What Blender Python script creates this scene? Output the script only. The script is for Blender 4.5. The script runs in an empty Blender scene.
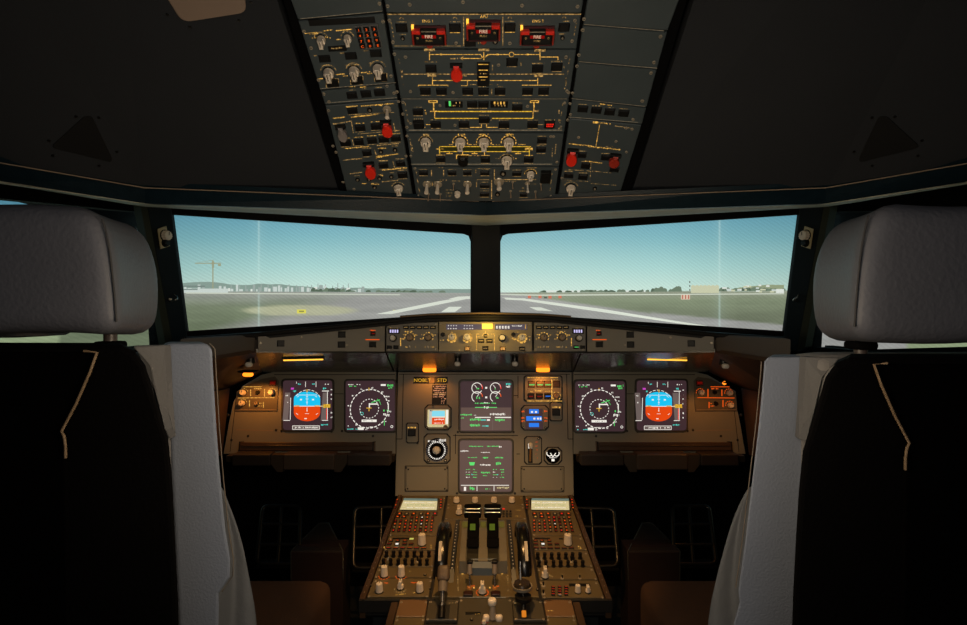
import bpy, math, random
from mathutils import Vector, Matrix
random.seed(7)
C = bpy.context.scene.collection
F = 520.0; CX = 485.5; CY = 312.5; CZ = 1.2
CAM = Vector((0, 0, CZ))
MX = 971.0

def W(px, py, Y):
    """world point seen at a pixel of the photograph when it stands Y metres ahead"""
    return Vector(((px - CX) * Y / F, Y, CZ + (CY - py) * Y / F))

# ------------------------------------------------------------------ materials
_m = {}
def mat(name, col, rough=.5, metal=0., bump=.0, bscale=300., var=.12, vscale=14., spec=.5, coat=0.):
    if name in _m: return _m[name]
    m = bpy.data.materials.new(name); m.use_nodes = True
    nt = m.node_tree; N = nt.nodes; L = nt.links
    b = N['Principled BSDF']
    tc = N.new('ShaderNodeTexCoord')
    nz = N.new('ShaderNodeTexNoise'); nz.inputs['Scale'].default_value = vscale; nz.inputs['Detail'].default_value = 5
    L.new(tc.outputs['Object'], nz.inputs['Vector'])
    mx = N.new('ShaderNodeMix'); mx.data_type = 'RGBA'
    mx.inputs[6].default_value = (*[c * (1 - var) for c in col], 1)
    mx.inputs[7].default_value = (*[min(1, c * (1 + var)) for c in col], 1)
    L.new(nz.outputs['Fac'], mx.inputs[0]); L.new(mx.outputs[2], b.inputs['Base Color'])
    mr = N.new('ShaderNodeMapRange'); mr.inputs['To Min'].default_value = max(.02, rough - .08); mr.inputs['To Max'].default_value = min(1, rough + .08)
    L.new(nz.outputs['Fac'], mr.inputs['Value']); L.new(mr.outputs[0], b.inputs['Roughness'])
    b.inputs['Metallic'].default_value = metal
    b.inputs['Specular IOR Level'].default_value = spec
    b.inputs['Coat Weight'].default_value = coat
    if bump:
        n2 = N.new('ShaderNodeTexNoise'); n2.inputs['Scale'].default_value = bscale; n2.inputs['Detail'].default_value = 3
        L.new(tc.outputs['Object'], n2.inputs['Vector'])
        bp = N.new('ShaderNodeBump'); bp.inputs['Strength'].default_value = bump; bp.inputs['Distance'].default_value = .002
        L.new(n2.outputs['Fac'], bp.inputs['Height']); L.new(bp.outputs[0], b.inputs['Normal'])
    _m[name] = m
    return m

def emis(name, col, strength=1., sample=False, var=0.):
    if name in _m: return _m[name]
    m = bpy.data.materials.new(name); m.use_nodes = True
    nt = m.node_tree; N = nt.nodes; L = nt.links
    b = N['Principled BSDF']
    b.inputs['Base Color'].default_value = (*[c * .15 for c in col], 1)
    b.inputs['Roughness'].default_value = .4
    b.inputs['Specular IOR Level'].default_value = .2
    b.inputs['Emission Strength'].default_value = strength
    if var:
        tc = N.new('ShaderNodeTexCoord'); nz = N.new('ShaderNodeTexNoise'); nz.inputs['Scale'].default_value = 260.
        L.new(tc.outputs['Object'], nz.inputs['Vector'])
        mr = N.new('ShaderNodeMapRange'); mr.inputs['From Min'].default_value = .35; mr.inputs['From Max'].default_value = .65
        mr.inputs['To Min'].default_value = 1 - var; mr.inputs['To Max'].default_value = 1 + var * .6
        L.new(nz.outputs['Fac'], mr.inputs['Value'])
        vm = N.new('ShaderNodeVectorMath'); vm.operation = 'SCALE'; vm.inputs[0].default_value = col
        L.new(mr.outputs[0], vm.inputs['Scale']); L.new(vm.outputs[0], b.inputs['Emission Color'])
    else:
        b.inputs['Emission Color'].default_value = (*col, 1)
    m.cycles.emission_sampling = 'AUTO' if sample else 'NONE'
    _m[name] = m
    return m

def s2l(*rgb):
    return tuple(((c / 255) / 12.92 if c / 255 <= .04045 else ((c / 255 + .055) / 1.055) ** 2.4) for c in rgb)

PLATE = mat('panel_grey', (.056, .073, .080), .42, 0, .08, 500, .10, 20)
BLACK = mat('black_plastic', (.005, .005, .005), .5, spec=.3)
MATTE = mat('matte_black', (.003, .003, .0032), .8, var=.3, spec=.05)
CREAM = mat('cream_knob', (.82, .72, .60), .42, var=.08)
WHITEK = mat('white_plastic', (.75, .7, .62), .4, var=.06)
SCREW = mat('screw_steel', (.42, .36, .27), .35, .3)
RED = mat('red_plastic', (.95, .030, .014), .35)
DRED = mat('dull_red', (.40, .03, .015), .45)
GREYG = mat('grey_guard', (.25, .22, .21), .5)
INST = mat('instrument_panel', (.235, .215, .165), .50, 0, .10, 450, .08, 10)
INSTD = mat('instrument_trim', (.045, .04, .033), .5)
PED = mat('pedestal_plate', (.155, .118, .058), .36, .2, .05, 600, .1, 12)
PEDD = mat('pedestal_dark', (.018, .018, .018), .45)
RAIL = mat('brown_rail', (.085, .05, .028), .35, .3)
CHROME = mat('satin_metal', (.55, .53, .5), .28, 1.)
SHIELD = mat('glareshield_grey', (.21, .195, .17), .6, 0, .2, 700)
SHDARK = mat('glareshield_black', (.007, .007, .008), .6, 0, .5, 400, spec=.25)
UNDER = mat('coaming_underside', (.045, .043, .038), .24, .6)
LINING = mat('ceiling_lining', (.030, .032, .036), .85, 0, .4, 900, .1, 8, .05)
HEADER = mat('header_blue', (.0045, .014, .021), .4, 0, .25, 250, .3, 60, .15)
SILL = mat('pale_green_sill', (.68, .70, .58), .6, var=.25, vscale=20)
LEATHER = mat('grey_leather', (.122, .126, .152), .55, 0, .45, 160, .10, 10)
LEATHERB = mat('black_leather', (.0032, .0028, .0028), .75, 0, .3, 200, .2, 10, .03)
ARM = mat('armrest_grey', (.21, .24, .31), .6, 0, .35, 300, .06, 10)
CLOTH = mat('seat_cover_cloth', (.20, .19, .185), .85, 0, .5, 220, .12, 12)
BROWNF = mat('brown_seat_fabric', (.075, .032, .014), .9, 0, .6, 350, .3, 120)
TAN = mat('tan_trim', (.30, .22, .15), .6)
TRAY = mat('tray_brown', (.075, .042, .025), .3, .1)
STEELD = mat('dark_steel', (.05, .048, .045), .35, .9)
FLOORM = mat('floor_carpet', (.006, .005, .005), .95, 0, .6, 300)
AMBER = emis('backlit_amber', s2l(232, 176, 80), .95, var=.75)
AMBERD = emis('backlit_amber_dim', s2l(190, 150, 88), .70, var=.9)
YELLOW = emis('backlit_yellow', s2l(235, 185, 55), .85, var=.5)
CREAML = emis('engraved_cream', s2l(140, 125, 100), .6, var=.5)
ORANGE = emis('key_orange', s2l(255, 96, 20), .85)
REDLIT = emis('red_lit', s2l(235, 40, 25), 1.)
REDDIM = emis('red_dim', s2l(150, 8, 5), .7)
GREENL = emis('green_lit', s2l(90, 220, 110), 1.)
GREEND = emis('green_dim', s2l(74, 92, 24), .8)
CYAN = emis('cyan_lit', s2l(80, 220, 205), .9)
WHITEL = emis('white_lit', s2l(240, 235, 225), 1.)
GREYL = emis('grey_tape', s2l(105, 92, 88), 1.)
MAG = emis('magenta_lit', s2l(200, 70, 190), 1.)
SKYB = emis('attitude_sky', s2l(25, 195, 240), 1.)
GNDO = emis('attitude_ground', s2l(226, 70, 15), 1.)
SCR = emis('screen_dark', s2l(60, 42, 46), 1.)
SCR2 = emis('screen_brown', s2l(92, 72, 66), 1.)
LILAC = emis('digit_lilac', s2l(210, 200, 250), 1.)
LCD = emis('lcd_lilac', s2l(80, 72, 82), 1.)
BLUEB = emis('blue_band', s2l(35, 120, 235), 1.)
CREAMS = emis('mcdu_cream', s2l(205, 190, 140), 1., var=.15)
TEALS = emis('mcdu_teal', s2l(110, 130, 120), .8)
LAMPA = emis('lamp_amber', s2l(255, 128, 28), 2.4, True)
LAMPY = emis('lamp_strip', s2l(255, 180, 60), 1.8, True)
COPPER = mat('copper_lit', (.5, .25, .08), .3, .6)

# ------------------------------------------------------------------ frames and mesh builder
class Fr:
    def __init__(s, o, u, v):
        s.o = Vector(o); s.u = Vector(u).normalized()
        v = Vector(v); v = v - s.u * v.dot(s.u); s.v = v.normalized()
        s.n = s.u.cross(s.v)
    def loc(s, px, py, h=0.):
        d = Vector(((px - CX) / F, 1, (CY - py) / F))
        oo = s.o + s.n * h
        t = (oo - CAM).dot(s.n) / d.dot(s.n)
        p = CAM + d * t - oo
        return (p.dot(s.u), p.dot(s.v))
    def mat(s, a=0, b=0, h=0):
        p = s.o + s.u * a + s.v * b + s.n * h
        return Matrix(((s.u.x, s.v.x, s.n.x, p.x), (s.u.y, s.v.y, s.n.y, p.y), (s.u.z, s.v.z, s.n.z, p.z), (0, 0, 0, 1)))

_txt = {}
def text_mesh(body):
    if body not in _txt:
        cu = bpy.data.curves.new('t', 'FONT'); cu.body = body; cu.align_x = 'CENTER'; cu.align_y = 'CENTER'; cu.resolution_u = 2
        ob = bpy.data.objects.new('t', cu); C.objects.link(ob)
        dg = bpy.context.evaluated_depsgraph_get(); me = ob.evaluated_get(dg).to_mesh()
        _txt[body] = ([tuple(v.co) for v in me.vertices], [tuple(p.vertices) for p in me.polygons])
        ob.evaluated_get(dg).to_mesh_clear()
        bpy.data.objects.remove(ob); bpy.data.curves.remove(cu)
    return _txt[body]

class MB:
    def __init__(s): s.v = []; s.f = []; s.i = []; s.m = []; s.sm = []
    def mi(s, m):
        if m not in s.m: s.m.append(m)
        return s.m.index(m)
    def add(s, vs, fs, m, smooth=False):
        b = len(s.v); k = s.mi(m)
        s.v += [tuple(v) for v in vs]
        for f in fs: s.f.append(tuple(b + j for j in f)); s.i.append(k); s.sm.append(smooth)
    def poly(s, pts, h, m):
        s.add([(p[0], p[1], h) for p in pts], [tuple(range(len(pts)))], m)
    def rect(s, a, b, w, hh, h, m):
        s.poly([(a - w / 2, b - hh / 2), (a + w / 2, b - hh / 2), (a + w / 2, b + hh / 2), (a - w / 2, b + hh / 2)], h, m)
    def box(s, a, b, w, hh, z0, z1, m, ch=0., mt=None):
        x, y = w / 2, hh / 2; c = ch
        r = [(-x, -y), (x, -y), (x, y), (-x, y)]; q = [(-x + c, -y + c), (x - c, -y + c), (x - c, y - c), (-x + c, y - c)]
        vs = [(a + p[0], b + p[1], z0) for p in r] + [(a + p[0], b + p[1], z1 - c) for p in r]
        fs = [(3, 2, 1, 0)] + [(j, (j + 1) % 4, 4 + (j + 1) % 4, 4 + j) for j in range(4)]
        if c:
            vs += [(a + p[0], b + p[1], z1) for p in q]
            fs += [(4 + j, 4 + (j + 1) % 4, 8 + (j + 1) % 4, 8 + j) for j in range(4)]
            t = (8, 9, 10, 11)
        else: t = (4, 5, 6, 7)
        s.add(vs, fs + ([] if mt else [t]), m)
        if mt: s.add([vs[j] for j in t], [(0, 1, 2, 3)], mt)
    def prism(s, pts, z0, z1, m, ch=0.):
        n = len(pts); cx = sum(p[0] for p in pts) / n; cy = sum(p[1] for p in pts) / n
        area = sum(pts[j][0] * pts[(j + 1) % n][1] - pts[(j + 1) % n][0] * pts[j][1] for j in range(n))
        if area < 0: pts = pts[::-1]
        vs = [(p[0], p[1], z0) for p in pts] + [(p[0], p[1], z1 - ch) for p in pts]
        fs = [tuple(range(n))[::-1]] + [(j, (j + 1) % n, n + (j + 1) % n, n + j) for j in range(n)]
        if ch:
            q = []
            for p in pts:
                d = Vector((cx - p[0], cy - p[1])); l = max(d.length, 1e-6); k = min(.4, ch * 1.3 / l)
                q.append((p[0] + d.x * k, p[1] + d.y * k, z1))
            vs += q
            fs += [(n + j, n + (j + 1) % n, 2 * n + (j + 1) % n, 2 * n + j) for j in range(n)] + [tuple(range(2 * n, 3 * n))]
        else: fs += [tuple(range(n, 2 * n))]
        s.add(vs, fs, m)
    def cyl(s, a, b, r0, r1, z0, z1, m, n=16, flute=0., sm=True):
        vs = []
        for r, z in ((r0, z0), (r1, z1)):
            for j in range(n):
                t = 2 * math.pi * j / n; rr = r * (1 - (flute if j % 2 else 0))
                vs.append((a + rr * math.cos(t), b + rr * math.sin(t), z))
        s.add(vs, [(j, (j + 1) % n, n + (j + 1) % n, n + j) for j in range(n)], m, sm and not flute)
        s.add(vs[n:], [tuple(range(n))], m); s.add(vs[:n], [tuple(range(n))[::-1]], m)
    def arc(s, a, b, r, w, t0, t1, h, m, n=20, dash=0):
        for j in range(n):
            if dash and (j % dash == dash - 1): continue
            A = math.radians(t0 + (t1 - t0) * j / n); B = math.radians(t0 + (t1 - t0) * (j + 1) / n)
            s.add([(a + q * math.cos(t), b + q * math.sin(t), h) for q, t in ((r - w / 2, A), (r + w / 2, A), (r + w / 2, B), (r - w / 2, B))], [(0, 1, 2, 3)], m)
    def txt(s, body, a, b, size, h, m, wx=1.):
        vs, fs = text_mesh(body)
        s.add([(a + v[0] * size * wx, b + v[1] * size, h) for v in vs], fs, m)
    def tube(s, pts, r, m, n=8, r2=None):
        pts = [Vector(p) for p in pts]; vs = []
        for k, p in enumerate(pts):
            d = (pts[min(k + 1, len(pts) - 1)] - pts[max(k - 1, 0)]).normalized()
            up = Vector((0, 0, 1)) if abs(d.z) < .9 else Vector((1, 0, 0))
            x = d.cross(up).normalized(); y = x.cross(d)
            rr = r if r2 is None else r + (r2 - r) * k / (len(pts) - 1)
            vs += [p + (x * math.cos(2 * math.pi * j / n) + y * math.sin(2 * math.pi * j / n)) * rr for j in range(n)]
        fs = [(k * n + j, k * n + (j + 1) % n, (k + 1) * n + (j + 1) % n, (k + 1) * n + j) for k in range(len(pts) - 1) for j in range(n)]
        fs = [f[::-1] for f in fs]
        s.add(vs, fs, m, True)
        s.add(vs[:n], [tuple(range(n))], m); s.add(vs[-n:], [tuple(range(n))[::-1]], m)
    def slab(s, pts, off, m):
        """closed prism from a 3-D polygon pushed along a vector"""
        pts = [Vector(p) for p in pts]; off = Vector(off); n = len(pts)
        vs = pts + [p + off for p in pts]
        nn = Vector((0, 0, 0))
        for j in range(n): nn += pts[j].cross(pts[(j + 1) % n])
        fr = tuple(range(n)); bk = tuple(range(n, 2 * n))[::-1]
        sd = [(j, n + j, n + (j + 1) % n, (j + 1) % n) for j in range(n)]
        fs = [fr, bk] + sd
        if nn.dot(off) > 0: fs = [f[::-1] for f in fs]
        s.add(vs, fs, m)
    def rbox(s, c, size, r, m, n=8, fn=None):
        """soft-cornered box"""
        c = Vector(c); hx = Vector(size) / 2; inn = Vector([max(0, k - r) for k in hx])
        idx = {}; vs = []; fs = []
        def g(p):
            k = tuple(round(q, 5) for q in p)
            if k not in idx:
                P = Vector(p); I = Vector([max(-inn[i], min(inn[i], P[i] * hx[i])) for i in range(3)])
                D = Vector([P[i] * hx[i] - I[i] for i in range(3)])
                Q = I + (D.normalized() * r if D.length > 1e-9 else D)
                if fn: Q = fn(Q)
                idx[k] = len(vs); vs.append(c + Q)
            return idx[k]
        st = [math.sin(math.pi / 2 * (-1 + 2 * i / n)) for i in range(n + 1)]
        for ax in range(3):
            for sg in (-1, 1):
                for i in range(n):
                    for j in range(n):
                        q = []
                        for (ii, jj) in ((i, j), (i + 1, j), (i + 1, j + 1), (i, j + 1)):
                            p = [0, 0, 0]; p[ax] = sg; p[(ax + 1) % 3] = st[ii]; p[(ax + 2) % 3] = st[jj]
                            q.append(g(p))
                        fs.append(tuple(q) if sg > 0 else tuple(q[::-1]))
        s.add(vs, fs, m, True)
    def mesh(s, name):
        me = bpy.data.meshes.new(name); me.from_pydata(s.v, [], s.f)
        for m in s.m: me.materials.append(m)
        for p, i, q in zip(me.polygons, s.i, s.sm): p.material_index = i; p.use_smooth = q
        me.update(); return me

def link(name, mesh, parent=None, loc=None, bevel=0):
    o = bpy.data.objects.new(name, mesh); C.objects.link(o)
    if parent is not None: o.parent = parent
    if loc: o.location = loc
    if bevel:
        b = o.modifiers.new('b', 'BEVEL'); b.width = bevel; b.segments = 3; b.limit_method = 'ANGLE'; b.angle_limit = .6
    return o
def tag(o, label=None, cat=None, group=None, kind=None):
    if label: o['label'] = label
    if cat: o['category'] = cat
    if group: o['group'] = group
    if kind: o['kind'] = kind
    return o
def struct(name, mb, bevel=0, parent=None):
    o = link(name, mb.mesh(name), parent, None, bevel)
    if parent is None: o['kind'] = 'structure'
    return o
def part(name, mb, parent, bevel=0, label=None, loc=None):
    o = link(name, mb.mesh(name), parent, loc, bevel)
    if label: o['label'] = label
    return o
def single(name, mb, label, cat, group=None, bevel=0):
    """a thing that is one mesh in world coordinates, with its origin at its own centre"""
    n = len(mb.v); c = Vector((sum(v[0] for v in mb.v), sum(v[1] for v in mb.v), sum(v[2] for v in mb.v))) / n
    mb.v = [tuple(Vector(v) - c) for v in mb.v]
    o = link(name, mb.mesh(name), None, c, bevel)
    return tag(o, label, cat, group)
def empty(name, loc, label, cat, group=None):
    o = bpy.data.objects.new(name, None); C.objects.link(o); o.location = loc; o.empty_display_size = .05
    return tag(o, label, cat, group)

_cache = {}
class Thing:
    """a thing mounted on a panel face; its parts use the face's own axes"""
    def __init__(s, fr, px, py, name, label, cat, group=None, h=0.):
        s.fr = fr; s.h = h; s.a0, s.b0 = fr.loc(px, py, h)
        s.e = empty(name, (0, 0, 0), label, cat, group); s.e.matrix_world = fr.mat(s.a0, s.b0, h)
        s.let = MB(); s.letn = 'lettering'; s.lift = 0.; s.base = -.004 if h == 0 else .0002
    def L(s, px, py, h=0.):
        a, b = s.fr.loc(px, py, s.h + h); return (a - s.a0, b - s.b0)
    def R(s, cx, cy, w, hh, h=0.):
        a, b = s.L(cx, cy, h); a0, _ = s.L(cx - w / 2, cy, h); a1, _ = s.L(cx + w / 2, cy, h)
        _, b0 = s.L(cx, cy + hh / 2, h); _, b1 = s.L(cx, cy - hh / 2, h)
        return a, (b0 + b1) / 2, a1 - a0, abs(b1 - b0)
    def quad(s, pts, h=0.): return [s.L(x, y, h) for x, y in pts]
    def part(s, name, mb, label=None, parent=None, bevel=0):
        return part(name, mb, parent or s.e, bevel, label)
    def shared(s, name, key, build, loc, label=None):
        if key not in _cache:
            mb = MB(); build(mb); _cache[key] = mb.mesh(name)
        o = link(name, _cache[key], s.e, loc)
        if label: o['label'] = label
        return o
    # --- plate with a chamfered rim and screws
    def plate(s, pts, th=.004, m=None, screws=(), ch=.0012, name='plate'):
        mb = MB(); mb.prism(s.quad(pts), s.base, th, m or PLATE, ch)
        s.t = th
        for (x, y) in screws:
            a, b = s.L(x, y, th); mb.cyl(a, b, .0032, .0026, th, th + .0012, SCREW, 10); mb.rect(a, b, .004, .0008, th + .0014, BLACK)
        return s.part(name, mb)
    def button(s, cx, cy, w, h, lit=None, cap=None, name='push_button', ht=.0035):
        a, b, ww, hh = s.R(cx, cy, w, h, s.t); ww = round(ww, 3); hh = round(hh, 3)
        def bd(mb):
            mb.box(0, 0, ww, hh, -.001, ht * .45, BLACK, .0008)
            mb.box(0, 0, ww * .86, hh * .84, 0, ht, cap or BLACK, .001)
            if lit:
                r = random.Random(str(lit) + str(ww))
                for k, (m, y, n) in enumerate(lit):
                    x = -ww * .32
                    while x < ww * .32:
                        l = ww * r.uniform(.06, .13); mb.rect(x + l / 2, y * hh, l, hh * .20, ht + .0003, m); x += l + ww * .04
        return s.shared(name, ('b', ww, hh, str(lit), cap, ht), bd, (a, b, s.t))
    def knob(s, cx, cy, rpx, ht=.02, m=None, kind='pointer', name='rotary_knob', base=None, label=None, ang=0):
        a, b, ww, hh = s.R(cx, cy, rpx * 2, rpx, s.t); r = round(ww / 2, 4); m = m or CREAM
        def bd(mb):
            if kind == 'pointer':
                mb.cyl(0, 0, r, r * .95, 0, .003, base or BLACK, 20)
                mb.cyl(0, 0, r * .92, r * .8, .003, ht * .45, m, 20)
                mb.box(0, 0, r * .85, r * 1.75, ht * .45, ht, m, r * .18)
                mb.box(0, r * .25, r * .13, r * 1.1, ht, ht + .0006, BLACK)
            elif kind == 'round':
                mb.cyl(0, 0, r * 1.1, r * 1.05, 0, .002, base or BLACK, 20)
                mb.cyl(0, 0, r, r * .86, .002, ht, m, 24, .10)
                mb.cyl(0, 0, r * .7, r * .6, ht, ht + .001, m, 16)
                mb.box(0, r * .35, r * .12, r * .6, ht + .001, ht + .0015, BLACK)
            elif kind == 'dual':
                mb.cyl(0, 0, r, r * .92, 0, ht * .5, base or BLACK, 20, .08)
                mb.cyl(0, 0, r * .72, r * .62, ht * .5, ht, m, 20, .08)
            elif kind == 'tall':
                mb.cyl(0, 0, r * 1.15, r * 1.1, 0, .002, BLACK, 16)
                mb.cyl(0, 0, r * .8, r * .8, .002, ht * .7, m, 16)
                mb.cyl(0, 0, r, r * .9, ht * .7, ht, base or m, 16)
        o = s.shared(name, ('k', r, ht, m, kind, base), bd, (a, b, s.t), label)
        o.rotation_euler.z = math.radians(ang)
        return o
    def toggle(s, cx, cy, ht=.018, lean=.006, m=None, name='toggle_switch', r=.0022):
        a, b = s.L(cx, cy, s.t)
        def bd(mb):
            mb.cyl(0, 0, r * 2, r * 1.6, 0, .002, SCREW, 10)
            mb.tube([(0, 0, 0), (0, lean * .5, ht * .55), (0, lean, ht)], r * .6, m or CREAM, 8, r)
        return s.shared(name, ('t', ht, lean, m, r), bd, (a, b, s.t))
    def paddle(s, cx, cy, w, h, ht=.012, m=None, name='switch_guard', label=None):
        a, b, ww, hh = s.R(cx, cy, w, h, s.t); ww = round(ww, 3); hh = round(hh, 3)
        def bd(mb):
            mb.box(0, hh * .42, ww * 1.05, hh * .2, 0, ht * .8, BLACK, .001)
            pts = [(ww * .24, hh * .46), (-ww * .24, hh * .46), (-ww * .26, hh * .26)]
            for k in range(15):
                t = math.radians(140 + 260 * k / 14); pts.append((ww * .5 * math.cos(t), -hh * .12 + hh * .38 * math.sin(t)))
            pts.append((ww * .26, hh * .26))
            mb.prism(pts, 0, ht, m or RED, .0015)
            mb.box(0, hh * .25, ww * .35, hh * .3, ht - .001, ht + .003, m or RED, .001)
        return s.shared(name, ('p', ww, hh, m, ht), bd, (a, b, s.t), label)
    def jack(s, cx, cy, rpx=2.2, name='jack_socket'):
        a, b, ww, hh = s.R(cx, cy, rpx * 2, rpx, s.t); r = round(ww / 2, 3)
        def bd(mb):
            mb.cyl(0, 0, r, r, 0, .002, BLACK, 12); mb.cyl(0, 0, r * .45, r * .4, .002, .004, SCREW, 8)
        return s.shared(name, ('j', r), bd, (a, b, s.t))
    # --- backlit engraving
    def line(s, x0, y0, x1, y1, w=.7, m=None):
        t = s.t + .0004 + s.lift; p = Vector(s.L(x0, y0, t)); q = Vector(s.L(x1, y1, t)); k = s.R((x0 + x1) / 2, (y0 + y1) / 2, w, w, t)[2] / 2
        d = (q - p); d = d.normalized() if d.length else Vector((1, 0)); n = Vector((-d.y, d.x)) * k
        s.let.poly([p - n, q - n, q + n, p + n], t, m or AMBER)
    def box_line(s, x0, y0, x1, y1, w=.5, m=None):
        s.line(x0, y0, x1, y0, w, m); s.line(x1, y0, x1, y1, w, m); s.line(x1, y1, x0, y1, w, m); s.line(x0, y1, x0, y0, w, m)
    def marks(s, x0, y0, x1, y1, h=1.4, m=None, fill=.62, seed=None):
        """a run of engraved characters too small to read"""
        r = random.Random(seed if seed is not None else (x0 * 13 + y0 * 7)); L = math.hypot(x1 - x0, y1 - y0)
        if L < .5: return
        dx, dy = (x1 - x0) / L, (y1 - y0) / L; t = 0
        while t < L:
            w = r.uniform(.5, 1.3)
            if r.random() < fill + .15:
                j = r.uniform(-.15, .15) * h
                s.line(x0 + dx * t, y0 + dy * t + j, x0 + dx * min(L, t + w), y0 + dy * min(L, t + w) + j, h * r.uniform(.45, 1.), m)
            t += w + r.uniform(.25, .6)
    def text(s, body, cx, cy, hpx, m=None, wx=1., dz=0.):
        t = s.t + .0005 + dz + s.lift; a, b, ww, hh = s.R(cx, cy, hpx, hpx, t)
        s.let.txt(body, a, b, hh * 1.35, t, m or AMBER, wx)
    def arc(s, cx, cy, rpx, t0, t1, w=.7, m=None, dash=0, n=20):
        t = s.t + .0005 + s.lift; a, b, ww, hh = s.R(cx, cy, rpx * 2, w, t)
        s.let.arc(a, b, ww / 2, s.R(cx, cy, w, w, t)[2], t0, t1, t, m or AMBER, n, dash)
    def fill(s, cx, cy, w, h, m, dz=.0004, mb=None):
        a, b, ww, hh = s.R(cx, cy, w, h, s.t + dz); (mb or s.let).rect(a, b, ww, hh, s.t + dz, m)
    def display(s, cx, cy, w, h, m=None, name='display_window', ht=.001):
        a, b, ww, hh = s.R(cx, cy, w, h, s.t); mb = MB(); mb.box(a, b, ww, hh, s.t - .002, s.t + ht, m or BLACK, .0004)
        return s.part(name, mb)
    def done(s, parent=None):
        if s.let.v: s.part(s.letn, s.let, parent=parent)
        s.let = MB()

# ================================================================== OVERHEAD PANEL
V0 = Vector((0, -.35, .2514))
OC = Fr(W(CX, 200, 1.2), (1, 0, 0), V0)
aL, bL = OC.loc(412.5, 180); aR, bR = OC.loc(558, 180)
def canted(a, sg):
    th = math.radians(6) * sg; v = OC.v
    u = Vector((1, 0, 0)) * math.cos(th) + v.cross(Vector((1, 0, 0))) * math.sin(th)
    return Fr(OC.o + OC.u * a, u, v)
OL = canted(aL, 1); OR = canted(aR, -1)
def xl(y): return 386 + (y - 13) * (416.5 - 386) / 187      # divider, centre column side
def xr(y): return 582 - (y - 13) * (582 - 555) / 187
def cquad(y0, y1, g=1.0): return [(xl(y1) + g, y1), (xr(y1) - g, y1), (xr(y0) - g, y0), (xl(y0) + g, y0)]

# carrier behind all the modules
mb = MB()
for fr, x0, x1 in ((OC, 0, 0), (OL, 0, 0), (OR, 0, 0)):
    pass
a0, b0 = OC.loc(CX, 204); a1, b1 = OC.loc(CX, -60)
for fr, lo, hi in ((OC, aL, aR), (OL, -.165, .004), (OR, -.004, .165)):
    vs = [fr.o + fr.u * a + fr.v * b - fr.n * h for h in (.007, .06) for a, b in ((lo, b0), (hi, b0), (hi, b1), (lo, b1))]
    mb.slab(vs[:4], -fr.n * .05, MATTE)
vs = [OC.o + OC.u * a + OC.v * b - OC.n * .075 for a, b in ((-.46, b0), (.46, b0), (.46, b1 + .3), (-.46, b1 + .3))]
mb.slab(vs, -OC.n * .02, MATTE)  # added black backing, stops screen light showing through the gaps
struct('trim_1', mb)

G_OV = 'control modules of the overhead panel'
def module(fr, cx, cy, poly, name, label, screws=(), th=.004):
    t = Thing(fr, cx, cy, name, label, 'control panel', G_OV); t.plate(poly, th, PLATE, screws); return t

# --- centre column
T = module(OC, 484, 5, cquad(-30, 11.5), 'blanking_unit', 'plain grey blank strip above the fire panel at the top of the overhead', [(387.5, 6), (409.7, 4.6), (463, 2), (522, 5.5), (577.5, 6.5)])
T.done()
T = module(OC, 484, 30, cquad(13, 47.3), 'fire_panel', 'fire panel with three red FIRE handles across the overhead', [(389.5, 20.5), (393, 42), (456, 43), (497, 37), (509.8, 43.3), (575, 20.5), (572, 41)])
T.line(387, 14.3, 581, 14.3, 1.0, AMBERD)
for x in (463.6, 502.8): T.line(x, 17, x, 46, .8, AMBERD)
T.line(394, 46, 463, 46, .4, AMBERD)
for x, y, b in ((401.6, 27.9, 0), (455, 27.7, 1), (509.8, 27.3, 1), (564, 27.3, 0)):
    T.button(x, y, 11.5, 8.5); T.marks(x - 5, y - 6, x + 5, y - 6, .9, AMBERD)
    T.arc(x, y - 8.6, 1.8, 0, 180, .5, AMBERD, 0, 8)
    if b: T.line(x - 5, y + 5, x + 5, y + 5, .6, AMBER)
for x, y in ((402.8, 38), (495.3, 41.2), (562.4, 37.5)): T.jack(x, y, 2.6); T.marks(x - 3, y - 3.6, x + 3, y - 3.6, .8, AMBERD)
T.button(470.3, 42.8, 11, 7.5, None, None)
T.marks(478, 43, 484, 43, 1.6, AMBER)
for x in (391, 576.5): T.marks(x, 22, x + (3 if x < 480 else -3), 39, 1.2, AMBERD)
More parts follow.
